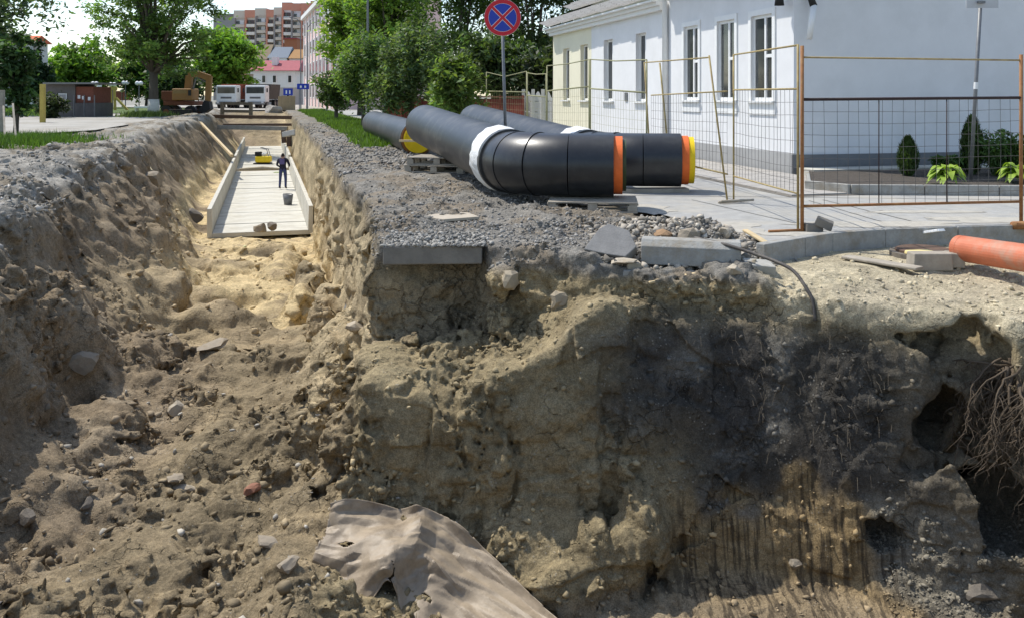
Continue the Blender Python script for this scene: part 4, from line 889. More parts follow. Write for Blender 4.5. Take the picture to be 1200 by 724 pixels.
beam_thing('wood_lath', 'pale wooden lath on the earth below the loose kerb stone', P(760, 331, 8.7), P(815, 321, 8.85), .06, .025, WOODY, 'lath')
beam_thing('wood_lath', 'pale wooden lath in the rubble by the kerb end', P(873, 270, 10.2), P(898, 285, 9.75), .07, .03, WOODY, 'lath')
chunk('foam_piece', 'yellow foam scrap behind the timber block', 'foam', 1078, 296, 9.75, (.3, .14, .04), mat('yellow_foam', (.68, .55, .25), .9, .1, 6), .2)
p = P(1083, 293.5, 9.95); t = thing('manhole_cover', 'dark round manhole cover in the sand behind the orange pipe end', 'manhole cover', (p.x, p.y, p.z))
b = MB(); b.lathe(p - Vector((0, 0, .05)), [(.30, 0), (.30, .06), (.26, .075)], 28); b.build('lid', RUST, t)
b = MB(); b.disc(p + Vector((0, 0, .005)), (0, 0.001, 1), .30, .36, .05, 28) if False else b.lathe(p - Vector((0, 0, .07)), [(.36, 0), (.36, .055)], 28); b.build('frame', ROCKD, t)
def pvc():
    a = P(1124, 291, 9.45); c = P(1290, 316, 7.9); t = thing('drain_pipe', 'orange plastic drain pipe entering from the right edge over the sand', 'pipe', a); d = (c - a).normalized()
    n = 32; x = d.cross(Vector((0, 0, 1))).normalized(); y = x.cross(d); vs = []
    for q, r in ((a, .135), (c, .135), (c, .122), (a, .122)):
        for k in range(n): an = 2 * math.pi * k / n; vs.append(q + (x * math.cos(an) + y * math.sin(an)) * r)
    fs = [(i * n + k, i * n + (k + 1) % n, ((i + 1) % 4) * n + (k + 1) % n, ((i + 1) % 4) * n + k) for i in range(4) for k in range(n)]
    mkobj('tube', vs, fs, PVC, t); b = MB(); b.disc(a + d * .06, d, .134, .137, .02, 32); b.build('end_ring', PVC, t)
pvc()
cp = [P(814, 279, 9.3), P(850, 287, 9.0), P(885, 298, 8.8), P(912, 308, 8.6), P(930, 318, 8.45), P(943, 335, 8.32), P(952, 352, 8.24), P(956, 380, 8.18)]
pts = []
for i in range(len(cp) - 1):
    p0, p1, p2, p3 = cp[max(i - 1, 0)], cp[i], cp[i + 1], cp[min(i + 2, len(cp) - 1)]
    for k in range(5):
        s = k / 5; pts.append(.5 * ((2 * p1) + (p2 - p0) * s + (2 * p0 - 5 * p1 + 4 * p2 - p3) * s * s + (3 * p1 - p0 - 3 * p2 + p3) * s ** 3))
b = MB(); b.tube(pts, .017, 10); tag(b.build('cable', CABLE, None, smooth=True, loc=cp[0]), 'dark cable hanging over the loose kerb stone and down the earth face', 'cable')
def asphalt_chunk():
    o2 = [(684, 292), (702, 268), (713, 262), (737, 270), (746, 289), (733, 301), (712, 298)]; vs = []
    for x, y in o2: vs.append(P(x, y, 9.05 + (300 - y) * .012))
    n = len(vs); dn = Vector((.02, .08, -.09)); b = MB(); b.add(vs + [v + dn for v in vs], [tuple(range(n - 1, -1, -1)), tuple(range(n, 2 * n))] + [(i, (i + 1) % n, (i + 1) % n + n, i + n) for i in range(n)])
    tag(b.build('asphalt_slab', mat('broken_asphalt', (.20, .195, .185), .95, .2, 8, .5, 50), None, loc=vs[0], bevel=.01), 'broken tilted slab of dark asphalt left of the loose kerb stone', 'asphalt slab')
asphalt_chunk()
mat('sandy_stone', (.36, .30, .21), .9, .2, 8, .5, 30)
for px, py, Y, r, m, lab in (
    (228, 250, 28.3, (.42, .36, .30), ROCKD, 'large dark boulder left of the channel entrance'), (305, 268, 28.4, (.26, .2, .2), ROCKM, 'grey stone resting on the sill of the first channel unit'), (318, 265, 28.5, (.24, .18, .18), ROCKD, 'dark stone on the channel sill beside the grey one'),
    (180, 203, 24.5, (.38, .4, .30), ROCKM, 'rounded boulder sticking out of the upper left bank'), (216, 566, 8.9, (.15, .11, .07), ROCKW, 'pale angular stone in the middle of the pit floor'), (205, 474, 11.3, (.14, .11, .11), ROCKW, 'white lump of stone on the floor at the foot of the left bank'),
    (312, 629, 8.1, (.12, .09, .05), ROCKM, 'flat grey stone left of the crumpled sheet'), (102, 585, 8.7, (.10, .07, .09), ROCKD, 'dark pointed stone at the foot of the left bank'), (205, 555, 9.1, (.17, .1, .04), ROCKM, 'thin flat slab of stone behind the pale angular stone'),
    (300, 566, 9.0, (.12, .08, .07), BRICKM, 'broken red brick in the rubble of the pit floor'), (100, 415, 13.4, (.24, .22, .18), ROCKM, 'pale rounded stone at the foot of the left bank'), (255, 400, 15.0, (.35, .2, .05), ROCKM, 'flat concrete fragment in the sand of the trench'),
    (857, 315, 8.85, (.09, .07, .06), ROCKW, 'white stone just below the loose kerb stone'), (805, 270, 10.0, (.17, .12, .10), ROCKM, 'grey stone chunk behind the loose kerb stone'), (853, 268, 10.1, (.11, .09, .08), ROCKW, 'white stone in the rubble nearest the pavement'),
    (842, 284, 9.6, (.13, .10, .07), ROCKW, 'white slab of stone touching the back of the loose kerb stone'), (775, 272, 9.9, (.14, .1, .09), mat('rusty_stone', (.32, .2, .11), .9, .25, 8, .4, 30), 'rust-coloured stone behind the loose kerb stone'), (600, 318, 9.3, (.16, .12, .13), MATS['sandy_stone'], 'grey stone stuck in the earth right of the corner slab'),
    (655, 345, 9.0, (.12, .1, .12), mat('sandy_stone', (.44, .37, .26), .9, .2, 8, .4, 30), 'sandy stone between the two dark holes'),
    (725, 296, 9.0, (.09, .07, .05), ROCKM, 'greenish grey stone below the asphalt slab'), (730, 302, 8.95, (.16, .1, .03), ROCKW, 'flat pale stone below the asphalt slab'), (930, 658, 7.62, (.07, .06, .05), ROCKM, 'small stone on the floor below the clay bed'), (1152, 690, 7.35, (.14, .1, .08), ROCKD, 'dark clod at the front of the crumb pile'),
    (415, 380, 15.2, (.16, .14, .1), ROCKW, 'pale stone at the foot of the right trench wall'), (340, 655, 7.75, (.11, .09, .06), ROCKM, 'grey stone touching the left edge of the crumpled sheet'), (30, 600, 8.4, (.13, .1, .08), ROCKD, 'dark clod at the left edge of the pit floor')):
    stone(px, py, Y, r, m, lab)

# crumpled grey sheet at the bottom of the pit
def crumpled_sheet():
    rows = [[(384, 594, 8.10), (420, 591, 8.18), (470, 599, 8.18), (516, 607, 8.14), (562, 640, 7.95), (612, 688, 7.62), (664, 735, 7.25)],
            [(380, 612, 7.92), (418, 613, 7.95), (468, 616, 7.86), (512, 626, 7.90), (548, 662, 7.74), (596, 706, 7.45), (648, 752, 7.12)],
            [(370, 635, 7.80), (414, 645, 7.72), (455, 640, 7.60), (497, 655, 7.72), (528, 686, 7.58), (575, 725, 7.30), (632, 770, 7.02)],
            [(361, 655, 7.66), (410, 676, 7.55), (452, 668, 7.46), (478, 690, 7.55), (512, 714, 7.42), (560, 748, 7.16), (618, 790, 6.92)],
            [(352, 670, 7.55), (418, 714, 7.34), (456, 680, 7.42), (474, 728, 7.30), (500, 744, 7.22), (548, 772, 7.05), (605, 806, 6.85)]]
    C = np.array([[tuple(P(*q)) for q in r] for r in rows])
    def cr(a, t):
        n = a.shape[0]; i = np.clip(np.floor(t).astype(int), 0, n - 2); u = (t - i)[:, None, None]
        p0, p1, p2, p3 = a[np.maximum(i - 1, 0)], a[i], a[i + 1], a[np.minimum(i + 2, n - 1)]
        return .5 * (2 * p1 + (p2 - p0) * u + (2 * p0 - 5 * p1 + 4 * p2 - p3) * u ** 2 + (3 * p1 - p0 - 3 * p2 + p3) * u ** 3)
    nu, nv = 130, 90
    g = cr(C, np.linspace(0, 4, nv)); g = cr(g.transpose(1, 0, 2), np.linspace(0, 6, nu)).transpose(1, 0, 2)
    p = g.reshape(-1, 3); x, y, z = p.T
    U0, V0 = np.meshgrid(np.linspace(0, 1, nu), np.linspace(0, 1, nv)); U0 = U0.ravel(); V0 = V0.ravel()
    rg = np.random.default_rng(8); e = np.zeros(len(p)); W1_, W2_ = U0 + .07 * vn(U0, V0, U0 * 0, 3, 47) + .02 * vn(U0, V0, U0 * 0, 9, 49), np.clip(V0 + .08 * vn(U0, V0, U0 * 0, 3, 48), 0, 1)
    for gu, gv, am in ((6, 4, .055), (11, 8, .034), (24, 17, .012)):      # planar facets with sharp creases between them
        lat = rg.uniform(-1, 1, (gv + 2, gu + 2)) * am; uu = W1_ * gu + .3 * W2_ * gv * .3; vv = W2_ * gv; uu = np.clip(uu, 0, gu + .99); iu = np.floor(uu).astype(int); iv = np.clip(np.floor(vv).astype(int), 0, gv); fu = uu - iu; fv = vv - iv
        A_, B_, C_, D_ = lat[iv, iu], lat[iv, iu + 1], lat[iv + 1, iu], lat[iv + 1, iu + 1]
        e += np.where(fu + fv < 1, A_ + (B_ - A_) * fu + (C_ - A_) * fv, D_ + (C_ - D_) * (1 - fu) + (B_ - D_) * (1 - fv))
    e += .055 * np.maximum(0, 1 - np.abs(U0 - .40 - .1 * V0) / .07) * (1 - .5 * V0) + .06 * np.maximum(0, 1 - V0 / .12)
    p[:, 2] += e; p[:, 1] -= e * .8
    keep = np.ones((nv - 1, nu - 1), bool); rr = random.Random(5)
    U, V_ = np.meshgrid(np.arange(nu - 1) / nu, np.arange(nv - 1) / nv)
    ed = .03 + .03 * vn(U, V_, U * 0, 9, 43) + .02 * vn(U, V_, U * 0, 26, 44)
    keep &= (U > ed * .6) & (V_ < 1 - ed) & (V_ > ed * .25)
    keep &= ~(((U - .13) / .03) ** 2 + ((V_ - .45) / .03) ** 2 < 1 + .6 * vn(U, V_, U * 0, 40, 45)); keep &= ~(((U - .60) / .03) ** 2 + ((V_ - .72) / .025) ** 2 < 1)
    keep &= ~((np.abs(U - .36 - .02 * np.sin(V_ * 20)) < .05 * (V_ - .62)) & (V_ > .62))
    I, J = np.nonzero(keep); q = np.stack([I * nu + J, I * nu + J + 1, (I + 1) * nu + J + 1, (I + 1) * nu + J], 1)
    o = mkobj('crumpled_sheet', p, q, FELT, None, smooth='crease', loc=tuple(P(450, 660, 7.6)))
    s = o.modifiers.new('solid', 'SOLIDIFY'); s.thickness = .006
    tag(o, 'large crumpled grey-brown sheet lying torn at the foot of the earth face', 'sheet')
crumpled_sheet()

# hanging tree roots at the right
def roots():
    org = P(1184, 440, 7.5); t = thing('tree_root', 'tangle of bare tree roots hanging over the dark hollow at the right', 'roots', P(1190, 590, 7.55)); rs = random.Random(9)
    def strand(p, d, ln, r, n, wob):
        pts = [p.copy()]; rr = [r]
        for i in range(n):
            d = (d + Vector((rs.gauss(0, wob), rs.gauss(0, wob * .6), rs.gauss(0, wob * .5) - .16))).normalized(); pts.append(pts[-1] + d * ln / n); rr.append(r * (1 - .85 * (i + 1) / n))
        return pts, rr
    fine = MB()
    for k in range(40):
        p = org + Vector((rs.uniform(-.1, .28), rs.uniform(-.15, .2), rs.uniform(-.12, .12))); d = Vector((rs.uniform(-.8, .3), rs.uniform(-.4, .25), rs.uniform(-.9, .2)))
        pts, rr = strand(p, d, rs.uniform(.45, 1.05), rs.uniform(.006, .019), 14, .36); b = MB(); b.tube(pts, rr, 6); b.build('root', ROOTM, t, smooth=True)
        for q in range(20):
            i = rs.randrange(3, 14); pf, rf_ = strand(pts[i], Vector((rs.uniform(-.6, .6), rs.uniform(-.3, .3), -.6)), rs.uniform(.12, .45), .005, 7, .5); fine.tube(pf, rf_, 4, False)
    for k in range(5):
        p = P(1160 + k * 9, 435 + rs.uniform(-10, 12), 7.75); pts, rr = strand(p, Vector((-1, rs.uniform(-.3, .1), .1)), rs.uniform(.3, .7), .009, 8, .15); b = MB(); b.tube(pts, rr, 6); b.build('root', ROOTM, t, smooth=True)
    o = fine.build('fine_roots', ROOTM, t); o['kind'] = 'stuff'
roots()
# wisps of old grass root on the dark face
rs = random.Random(4); fz = MB(); m = (EV[:, 0] > .9) & (EV[:, 0] < 3.3) & (EV[:, 1] < 9) & (EV[:, 1] > 7.5) & (EV[:, 2] > -1.7) & (EV[:, 2] < -.4) & (EN[:, 1] < -.3)
ids = np.nonzero(m)[0]
for i in RNG.choice(ids, 420):
    p = Vector(EV[i]); n = Vector(EN[i]); d = (n * .7 + Vector((rs.gauss(0, .6), rs.gauss(0, .3), rs.gauss(-.3, .6)))).normalized(); l = rs.uniform(.03, .12)
    fz.tube([p, p + d * l * .5, p + d * l + Vector((0, 0, -l * .5))], .0014, 3, False)
o = fz.build('root_fibres', mat('dry_fibre', (.15, .125, .09), .9, .25, 9), None); tag(o, 'fine dry root fibres sticking out of the dark earth face', 'fibres', kind='stuff')

# loose stones, gravel and clods: too many to count
def strew(name, label, mask, n, rmin, rmax, base, var, m=GRAVELM, lift=.25, seed=1, power=2.2, pts=None):
    rg = np.random.default_rng(seed)
    if pts is None:
        i = rg.choice(np.nonzero(mask)[0], n); c = EV[i]; nv_ = EN[i]
    else: c = pts; n = len(pts); nv_ = np.tile([0., 0., 1.], (n, 1))
    bm = bmesh.new(); bmesh.ops.create_icosphere(bm, subdivisions=1, radius=1); bm.verts.ensure_lookup_table(); sv_ = np.array([v.co[:] for v in bm.verts]); sf_ = np.array([[v.index for v in f.verts] for f in bm.faces]); bm.free()
    k = len(sv_); r = rmin + (rmax - rmin) * rg.random(n) ** power
    sv_ = sv_[None] * (1 + .3 * rg.standard_normal((n, k, 1))).clip(.5, 1.5)
    sv_ = sv_ * (r[:, None] * rg.uniform(.4, 1.35, (n, 3)))[:, None, :]
    a = rg.uniform(0, 6.28, n); b_ = rg.uniform(-.7, .7, n); ca, sa, cb, sb = np.cos(a), np.sin(a), np.cos(b_), np.sin(b_)
    x = sv_[:, :, 0]; y = sv_[:, :, 1]; z = sv_[:, :, 2] * .75
    y, z = y * cb[:, None] - z * sb[:, None], y * sb[:, None] + z * cb[:, None]
    x, y = x * ca[:, None] - y * sa[:, None], x * sa[:, None] + y * ca[:, None]
    v = np.stack([x, y, z], 2) + (c + nv_ * (r * lift)[:, None])[:, None, :]
    f = (sf_[None] + (np.arange(n) * k)[:, None, None]).reshape(-1, 3)
    col = np.array(base)[None] * (1 + var * rg.standard_normal((n, 1))).clip(.45, 1.9) if not callable(base) else base(c, i, rg)
    col = np.repeat(np.clip(col, .03, .75), k, 0)
    o = mkobj(name, v.reshape(-1, 3), f, m, None, cols=col); tag(o, label, name.replace('_', ' '), kind='stuff')
x, y, z = EV.T; XRv = pl(y, XR_T); XLv = pl(y, XL_T); XPv = pl(y, XP_T)
up_ = EN[:, 2] > .4
strew('gravel', 'grey crushed-stone gravel on the ridge along the trench', up_ & (x > XRv - .1) & (x < XPv + .25) & (z > -.25) & (y > 9.3) & (y < 18) & ~((x > 2.2) & (y < 9.6)), 12500, .005, .026, (.25, .235, .208), .3, seed=2, power=3)
strew('gravel', 'grey gravel further back along the trench ridge', up_ & (x > XRv - .1) & (x < XRv + 2.3) & (z > -.25) & (y > 18) & (y < 50), 6500, .012, .05, (.235, .22, .195), .3, seed=3, power=3)
strew('gravel', 'gravel and crumbled made ground along the crest of the left bank', up_ & (x < XLv + .35) & (x > XLv - 2.6) & (z > -.5) & (y > 8) & (y < 32), 6500, .008, .06, (.30, .283, .25), .25, seed=4, power=4)
same = lambda k: (lambda c, i, rg: EC[i] * (k + .15 * rg.standard_normal((len(i), 1))))
strew('rubble', 'clods and stones strewn over the pit floor', up_ & (z < -1.9) & (x < 0.2) & (x > -6) & (y < 14.8) & (y > 6.8), 3000, .004, .06, same(1.05), .2, seed=5, power=7)
strew('rubble', 'pale stones scattered among the clods of the pit floor', up_ & (z < -2.1) & (x < -.3) & (x > -5.6) & (y < 15) & (y > 6.8), 260, .008, .055, (.38, .35, .29), .2, seed=6, power=4)
strew('rubble', 'sand clods on the trench floor and its left slope', up_ & (z < -1.2) & (y > 14.5) & (y < 28.5), 900, .012, .08, same(1.05), .2, seed=7, power=5)
strew('rubble', 'crumbs of earth on the faces and ledges of the near block', (x > -1.5) & (y < 9.7) & (y > 7) & (z < -.2) & (EN[:, 2] > .15), 3500, .006, .035, same(1.15), .2, seed=8, power=4)
strew('crumb_pile', 'pile of loose grey crumbs below the hollow at the right', up_ & (x > 3.1) & (x < 4.6) & (y < 8.4) & (y > 7.1) & (z < -1.9), 2200, .005, .022, same(1.15), .2, seed=9, power=2.5)
strew('rubble', 'rubble and broken stone between the pavement edge and the loose kerb stone', up_ & (x > .9) & (x < 2.7) & (y > 9.0) & (y < 10.9) & (z > -.4), 2200, .008, .06, (.36, .32, .26), .25, seed=10, power=4)
strew('rubble', 'clods on the sandy rim and right-hand plateau', up_ & (x > 2.4) & (x < 6) & (y > 7.3) & (y < 10.3) & (z > -.6), 500, .006, .03, same(1.05), .12, seed=12, power=3)
strew('rubble', 'clods stuck on the steep left bank', (x < XLv + 2.2) & (z < -.3) & (z > -2.4) & (y > 7) & (y < 30) & (x > -12), 800, .01, .08, same(1.05), .15, seed=13, power=5)

sp = np.column_stack([RNG.uniform(-1.38, -.30, 2600), 9.46 + .75 * RNG.random(2600) ** 1.2, np.full(2600, .006)]); sp[:, 2] += .035 * ss(9.46, 9.75, sp[:, 1]) * RNG.random(2600)
strew('gravel', 'gravel lying on the dark corner slab', None, 0, .006, .03, (.27, .255, .225), .3, seed=21, power=3, pts=sp)
# ------------------------------------------------------------------ vegetation
def leaves(c, sz, rg, nrm_up=.5, elong=1.7):
    n = len(c); nr = rg.standard_normal((n, 3)); nr[:, 2] = np.abs(nr[:, 2]) + nrm_up; nr /= np.linalg.norm(nr, axis=1)[:, None]
    t = rg.standard_normal((n, 3)); t -= nr * (t * nr).sum(1)[:, None]; t /= np.linalg.norm(t, axis=1)[:, None]; b = np.cross(nr, t)
    s = (sz * rg.uniform(.6, 1.3, n))[:, None]
    v = np.stack([c - t * s * elong * .5, c + b * s * .36 + nr * s * .08, c + t * s * elong * .5, c - b * s * .36 + nr * s * .08], 1).reshape(-1, 3)
    f = np.arange(n * 4).reshape(n, 4); return v, f
def crown_points(ells, nclump, nleaf, rg, clump=.26, droop=0.):
    vol = np.array([e[3] * e[4] * e[5] for e in ells]); k = rg.choice(len(ells), nclump, p=vol / vol.sum()); E = np.array(ells)[k]
    d = rg.standard_normal((nclump, 3)); d /= np.linalg.norm(d, axis=1)[:, None]; r = rg.random(nclump) ** .42 * (1 + .13 * rg.standard_normal(nclump))
    cc = E[:, :3] + d * r[:, None] * E[:, 3:]
    cr_ = clump * E[:, 3:].min(1) * rg.uniform(.55, 1.3, nclump)
    i = rg.choice(nclump, nleaf, p=cr_ ** 2 / (cr_ ** 2).sum()); g = rg.standard_normal((nleaf, 3)) * .5; p = cc[i] + g * cr_[i][:, None] * np.array([1, 1, .7])
    if droop: p[:, 2] -= droop * rg.random(nleaf) ** 1.5 * (1 + g[:, 0] * .3)
    return cc, i, p
def tree(label, base, fork, tr, ells, nclump, nleaf, lsz, col, name='tree', cat='tree', droop=0., clump=.26, seed=1, white=0., limbs=14, group=None, lean=(0, 0), elong=1.7, colvar=.3):
    rg = np.random.default_rng(seed); base = Vector(base); ells = [(base.x + e[0], base.y + e[1], base.z + e[2], *e[3:]) for e in ells]
    t = thing(name, label, cat, base, group)
    cc, i, p = crown_points(ells, nclump, nleaf, rg, clump, droop)
    v, f = leaves(p, lsz, rg, elong=elong)
    bc = (1 + colvar * rg.standard_normal(nclump)).clip(.45, 1.8)[i][:, None] * (1 + .18 * rg.standard_normal((nleaf, 1))).clip(.5, 1.6)
    c = 1.35 * np.array(col)[None] * bc * (1 + np.array([.25, .05, -.1])[None] * rg.standard_normal((nleaf, 1)) * .4)
    mkobj('crown', v, f, LEAF, t, cols=np.repeat(np.clip(c, .008, .5), 4, 0))
    top = base + Vector((lean[0], lean[1], fork)); b = MB()
    b.tube([base - Vector((0, 0, .1)), base + Vector((lean[0] * .3, lean[1] * .3, fork * .35)) , top], [tr * 1.25, tr, tr * .8], 10)
    for k in rg.choice(nclump, min(limbs, nclump), replace=False):
        q = Vector(cc[k]); m = top.lerp(q, .5) + Vector((0, 0, .12 * (q - top).length)); b.tube([top - Vector((0, 0, tr * .5)), m, q], [tr * .5, tr * .28, tr * .08], 6)
    tk = b.build('trunk', BARK, t, smooth=True)
    if white: b = MB(); b.tube([base - Vector((0, 0, .05)), base + Vector((lean[0] * .3, lean[1] * .3, white))], [tr * 1.3, tr * 1.08], 12); b.build('whitewash_band', LIME, tk, smooth=True)
    return t
G1 = (.085, .145, .03); G2 = (.12, .21, .035); G3 = (.045, .075, .025); G4 = (.10, .14, .06); G5 = (.13, .20, .045)
# left side
tree('big leafy tree with a whitewashed trunk foot beside the excavator', (-26.6, 66.5, 0), 3.4, .36, [(0, 0, 7.6, 4.6, 4, 4.2), (-1.5, 0, 5.6, 3.2, 3, 2.6), (2.2, 0, 5.0, 2.4, 2.5, 2.4), (0, 0, 11.5, 3.6, 3, 3)], 240, 17000, .21, (.105, .165, .045), seed=3, white=1.3, limbs=44, clump=.19)
tree('round bright green tree behind the excavator arm', (-38.5, 119, 0), 3.2, .4, [(0, 0, 6.6, 4.7, 4.2, 4.1), (.8, 0, 4.4, 3.8, 3.4, 2.3)], 190, 10000, .46, G2, seed=4, clump=.3)
tree('broad green tree behind the brick kiosk', (-50.5, 104, 0), 2.5, .35, [(0, 0, 4.6, 4.2, 3, 3.0), (-2, 0, 3.0, 2.6, 2.4, 2.2)], 140, 7000, .42, G2, seed=5, clump=.32)
tree('tall dark tree in the park behind the globe lamps', (-45.5, 112, 0), 2.5, .35, [(0, 0, 4.6, 4.6, 3, 3.6), (2.5, 0, 2.8, 2.4, 2, 2.2)], 150, 7000, .45, (.06, .11, .028), seed=6, clump=.32)
tree('dark green tree in the park left of the big tree trunk', (-40, 106, 0), 2.0, .3, [(0, 0, 3.0, 3.4, 3, 2.4)], 110, 5000, .42, (.035, .065, .025), seed=7, clump=.32)
tree('slim dark conifer beside the orange-roofed house', (-50.6, 96, 0), 2.0, .2, [(0, 0, 3.0, 1.4, 1.3, 2.0), (0, 0, 5.6, .9, .9, 2.2)], 90, 4500, .3, (.03, .055, .025), name='conifer', seed=8, clump=.5)
tree('dark green tree in front of the orange-roofed house', (-41.5, 70, 0), 2.6, .3, [(0, 0, 5.2, 3.4, 2.5, 3.6), (-1, 0, 2.6, 2.4, 2, 1.8), (-1, 0, 9, 4, 3, 3)], 150, 6500, .34, (.045, .075, .03), seed=9, clump=.3)
tree('young tree with drooping dark leaves at the left edge', (-18.4, 33.2, 0), 1.5, .09, [(0, 0, 2.7, .75, .7, 1.2), (.2, 0, 1.7, .55, .5, .8)], 80, 2600, .17, (.05, .09, .035), name='young_tree', seed=10, clump=.4, lean=(.1, 0))
tree('weeping tree whose hanging branches fill the top left corner', (-23.5, 36, 0), 4.2, .3, [(1.2, 0, 6.2, 3.6, 2.5, 1.8), (3.6, 0, 6.0, 2.4, 1.8, 1.0), (-1, 0, 4.0, 2.6, 2, 2.0)], 150, 7000, .16, (.05, .075, .035), name='weeping_tree', seed=11, droop=1.5, clump=.3)
tree('low dark round bush in front of the grey kiosk wall', (-31.3, 61, 0), .4, .08, [(0, 0, .75, 1.0, .9, .8)], 40, 1500, .2, (.035, .05, .022), name='bush', cat='bush', seed=12, clump=.5)
# right side
tree('tall yellow-green tree at the far end of the lawn', (-12.1, 72, 0), 3, .3, [(0, 0, 5.8, 3.0, 3, 3.6), (-.6, 0, 9.2, 3.0, 3, 3), (1.2, 0, 3.6, 2.2, 2, 2)], 200, 11000, .28, (.15, .23, .04), seed=20, clump=.27)
tree('bright tree right of the tall yellow-green one', (-8.6, 62, 0), 3, .3, [(0, 0, 6.2, 2.8, 2.6, 3.2), (.2, 0, 9.0, 3, 3, 2.6), (0, 0, 3.6, 2.4, 2, 1.8)], 190, 10000, .25, (.12, .19, .04), seed=21, clump=.27)
tree('small dense tree on the lawn edge near the pink building', (-10.2, 52, 0), 1.0, .12, [(0, 0, 1.9, 1.15, 1.1, 1.15)], 70, 3000, .17, (.065, .10, .03), name='small_tree', seed=22, clump=.35)
tree('grey-green drooping tree behind the straight furthest pipe', (-4.1, 36.5, 0), 1.6, .11, [(0, 0, 3.1, 1.7, 1.5, 1.3), (-.8, 0, 2.2, 1.3, 1.2, .9), (.3, 0, 4.2, 1.2, 1.1, .8)], 170, 9000, .13, G4, name='drooping_tree', seed=23, droop=1.0, clump=.26)
tree('second grey-green drooping tree left of the lamp post', (-6.8, 41, 0), 1.6, .1, [(0, 0, 3.0, 1.4, 1.3, 1.3), (.4, 0, 4.0, 1.1, 1, .9)], 130, 6500, .14, (.10, .155, .05), name='drooping_tree', seed=24, droop=.9, clump=.28)
tree('small leafy tree with a yellowish trunk behind the nearest pipe', (-1.95, 31.5, 0), 1.15, .09, [(0, 0, 1.95, .95, .9, .85), (.05, 0, 2.7, .7, .7, .6)], 90, 4200, .14, (.10, .145, .04), name='small_tree', seed=25, droop=.35, clump=.34)
for k, (bx, by, e, nl, cl, lab) in enumerate((
    (-3.2, 55, [(0, 0, 5.2, 3.6, 3, 3.4), (0, 0, 9.5, 3.4, 3, 3)], 11000, (.06, .10, .03), 'dark leafy tree behind the drooping trees'),
    (1.2, 49, [(0, 0, 4.6, 2.9, 2.6, 3.4), (0, 0, 8.5, 3.2, 3, 3)], 12000, (.045, .07, .025), 'tall dark tree behind the no-stopping sign'),
    (4.2, 53, [(0, 0, 4.0, 2.8, 2.6, 3.6), (0, 0, 9, 3.6, 3, 3.4)], 12000, (.035, .055, .022), 'very dark tree rising behind the gable of the house'),
    (-.6, 44, [(0, 0, 3.0, 1.9, 1.7, 1.8)], 6000, (.055, .085, .03), 'dark shrubby tree above the red fence'),
    (2.0, 42.5, [(0, 0, 2.4, 1.7, 1.5, 1.7)], 5500, (.035, .05, .022), 'dark shrub behind the white concrete fence'),
    (8, 60, [(0, 0, 6, 4, 3, 5)], 9000, (.04, .06, .022), 'dark tree behind the house roof'))):
    tree(lab, (bx, by, 0), 2.0, .2, e, 170, nl, .2, cl, seed=30 + k, clump=.28, group='dark trees behind the yard fence')

# planting bed
def thuja(px, py, Y, h, r, label, seed):
    p = P(px, py, Y); p.z = .09; rg = np.random.default_rng(seed); n = int(2600 * h); u = rg.random(n) ** .8; a = rg.uniform(0, 6.28, n); rr = r * np.sin(np.pi * (u * .86 + .12)) ** .7 * rg.uniform(.55, 1.0, n)
    c = np.stack([p.x + rr * np.cos(a), p.y + rr * np.sin(a), p.z + .03 + u * h], 1); t = thing('thuja', label, 'thuja', p)
    s = .045 * rg.uniform(.6, 1.3, n)[:, None]; out = np.stack([np.cos(a) * .35, np.sin(a) * .35, np.ones(n)], 1) + .3 * rg.standard_normal((n, 3)); out /= np.linalg.norm(out, axis=1)[:, None]
    sd = np.stack([-np.sin(a), np.cos(a), np.zeros(n)], 1)
    v = np.stack([c - out * s, c + sd * s * .35, c + out * s * 1.3, c - sd * s * .35], 1).reshape(-1, 3)
    cl = np.array([.06, .10, .028])[None] * (1 + .3 * rg.standard_normal((n, 1))).clip(.4, 1.8); mkobj('foliage', v, np.arange(n * 4).reshape(n, 4), LEAF, t, cols=np.repeat(cl, 4, 0))
    b = MB(); b.tube([p - Vector((0, 0, .05)), p + Vector((0, 0, h * .8))], [.03, .008], 7); b.build('stem', BARK, t)
thuja(1064, 207, 16.6, .70, .21, 'small rounded thuja in the bed left of the signpost', 1)
thuja(1139, 206, 16.9, 1.08, .23, 'taller conical thuja right behind the signpost', 2)
def hosta(px, py, Y, r, label, seed):
    p = P(px, py, Y); p.z = .085; rs = random.Random(seed); t = thing('hosta', label, 'plant', p); H_ = mat('hosta_leaf', (.30, .42, .06), .5, .15, 6, trans=.3); HV = mat('hosta_vein', (.16, .28, .05), .5, .1, 6)
    for k in range(44):
        a = rs.uniform(0, 6.28); l = r * rs.uniform(.65, 1.05); up_a = rs.uniform(.15, 1.15); w = l * .34; d = Vector((math.cos(a), math.sin(a), 0)); s = Vector((-d.y, d.x, 0)); vs = []; n = 6
        for i in range(n + 1):
            q = i / n; h_ = l * (math.sin(up_a) * q - .75 * q * q * math.sin(up_a + .35)) + .07 * math.sin(q * 3); c = p + d * (l * q * math.cos(up_a * .8)) + Vector((0, 0, .06 + h_ + .1 * math.sin(up_a)))
            ww = w * math.sin(math.pi * (.06 + .94 * q) ** .85) * (.35 if q < .2 else 1) * .6
            vs += [c - s * ww + Vector((0, 0, ww * .25)), c, c + s * ww + Vector((0, 0, ww * .25))]
        fs = []
        for i in range(n): fs += [(3 * i, 3 * i + 1, 3 * i + 4, 3 * i + 3), (3 * i + 1, 3 * i + 2, 3 * i + 5, 3 * i + 4)]
        mkobj('leaf', vs, fs, H_, t, smooth=True)
hosta(1110, 219, 15.15, .42, 'yellow-green hosta at the foot of the signpost', 1)
hosta(1193, 215, 15.4, .42, 'yellow-green hosta at the right edge of the bed', 2)
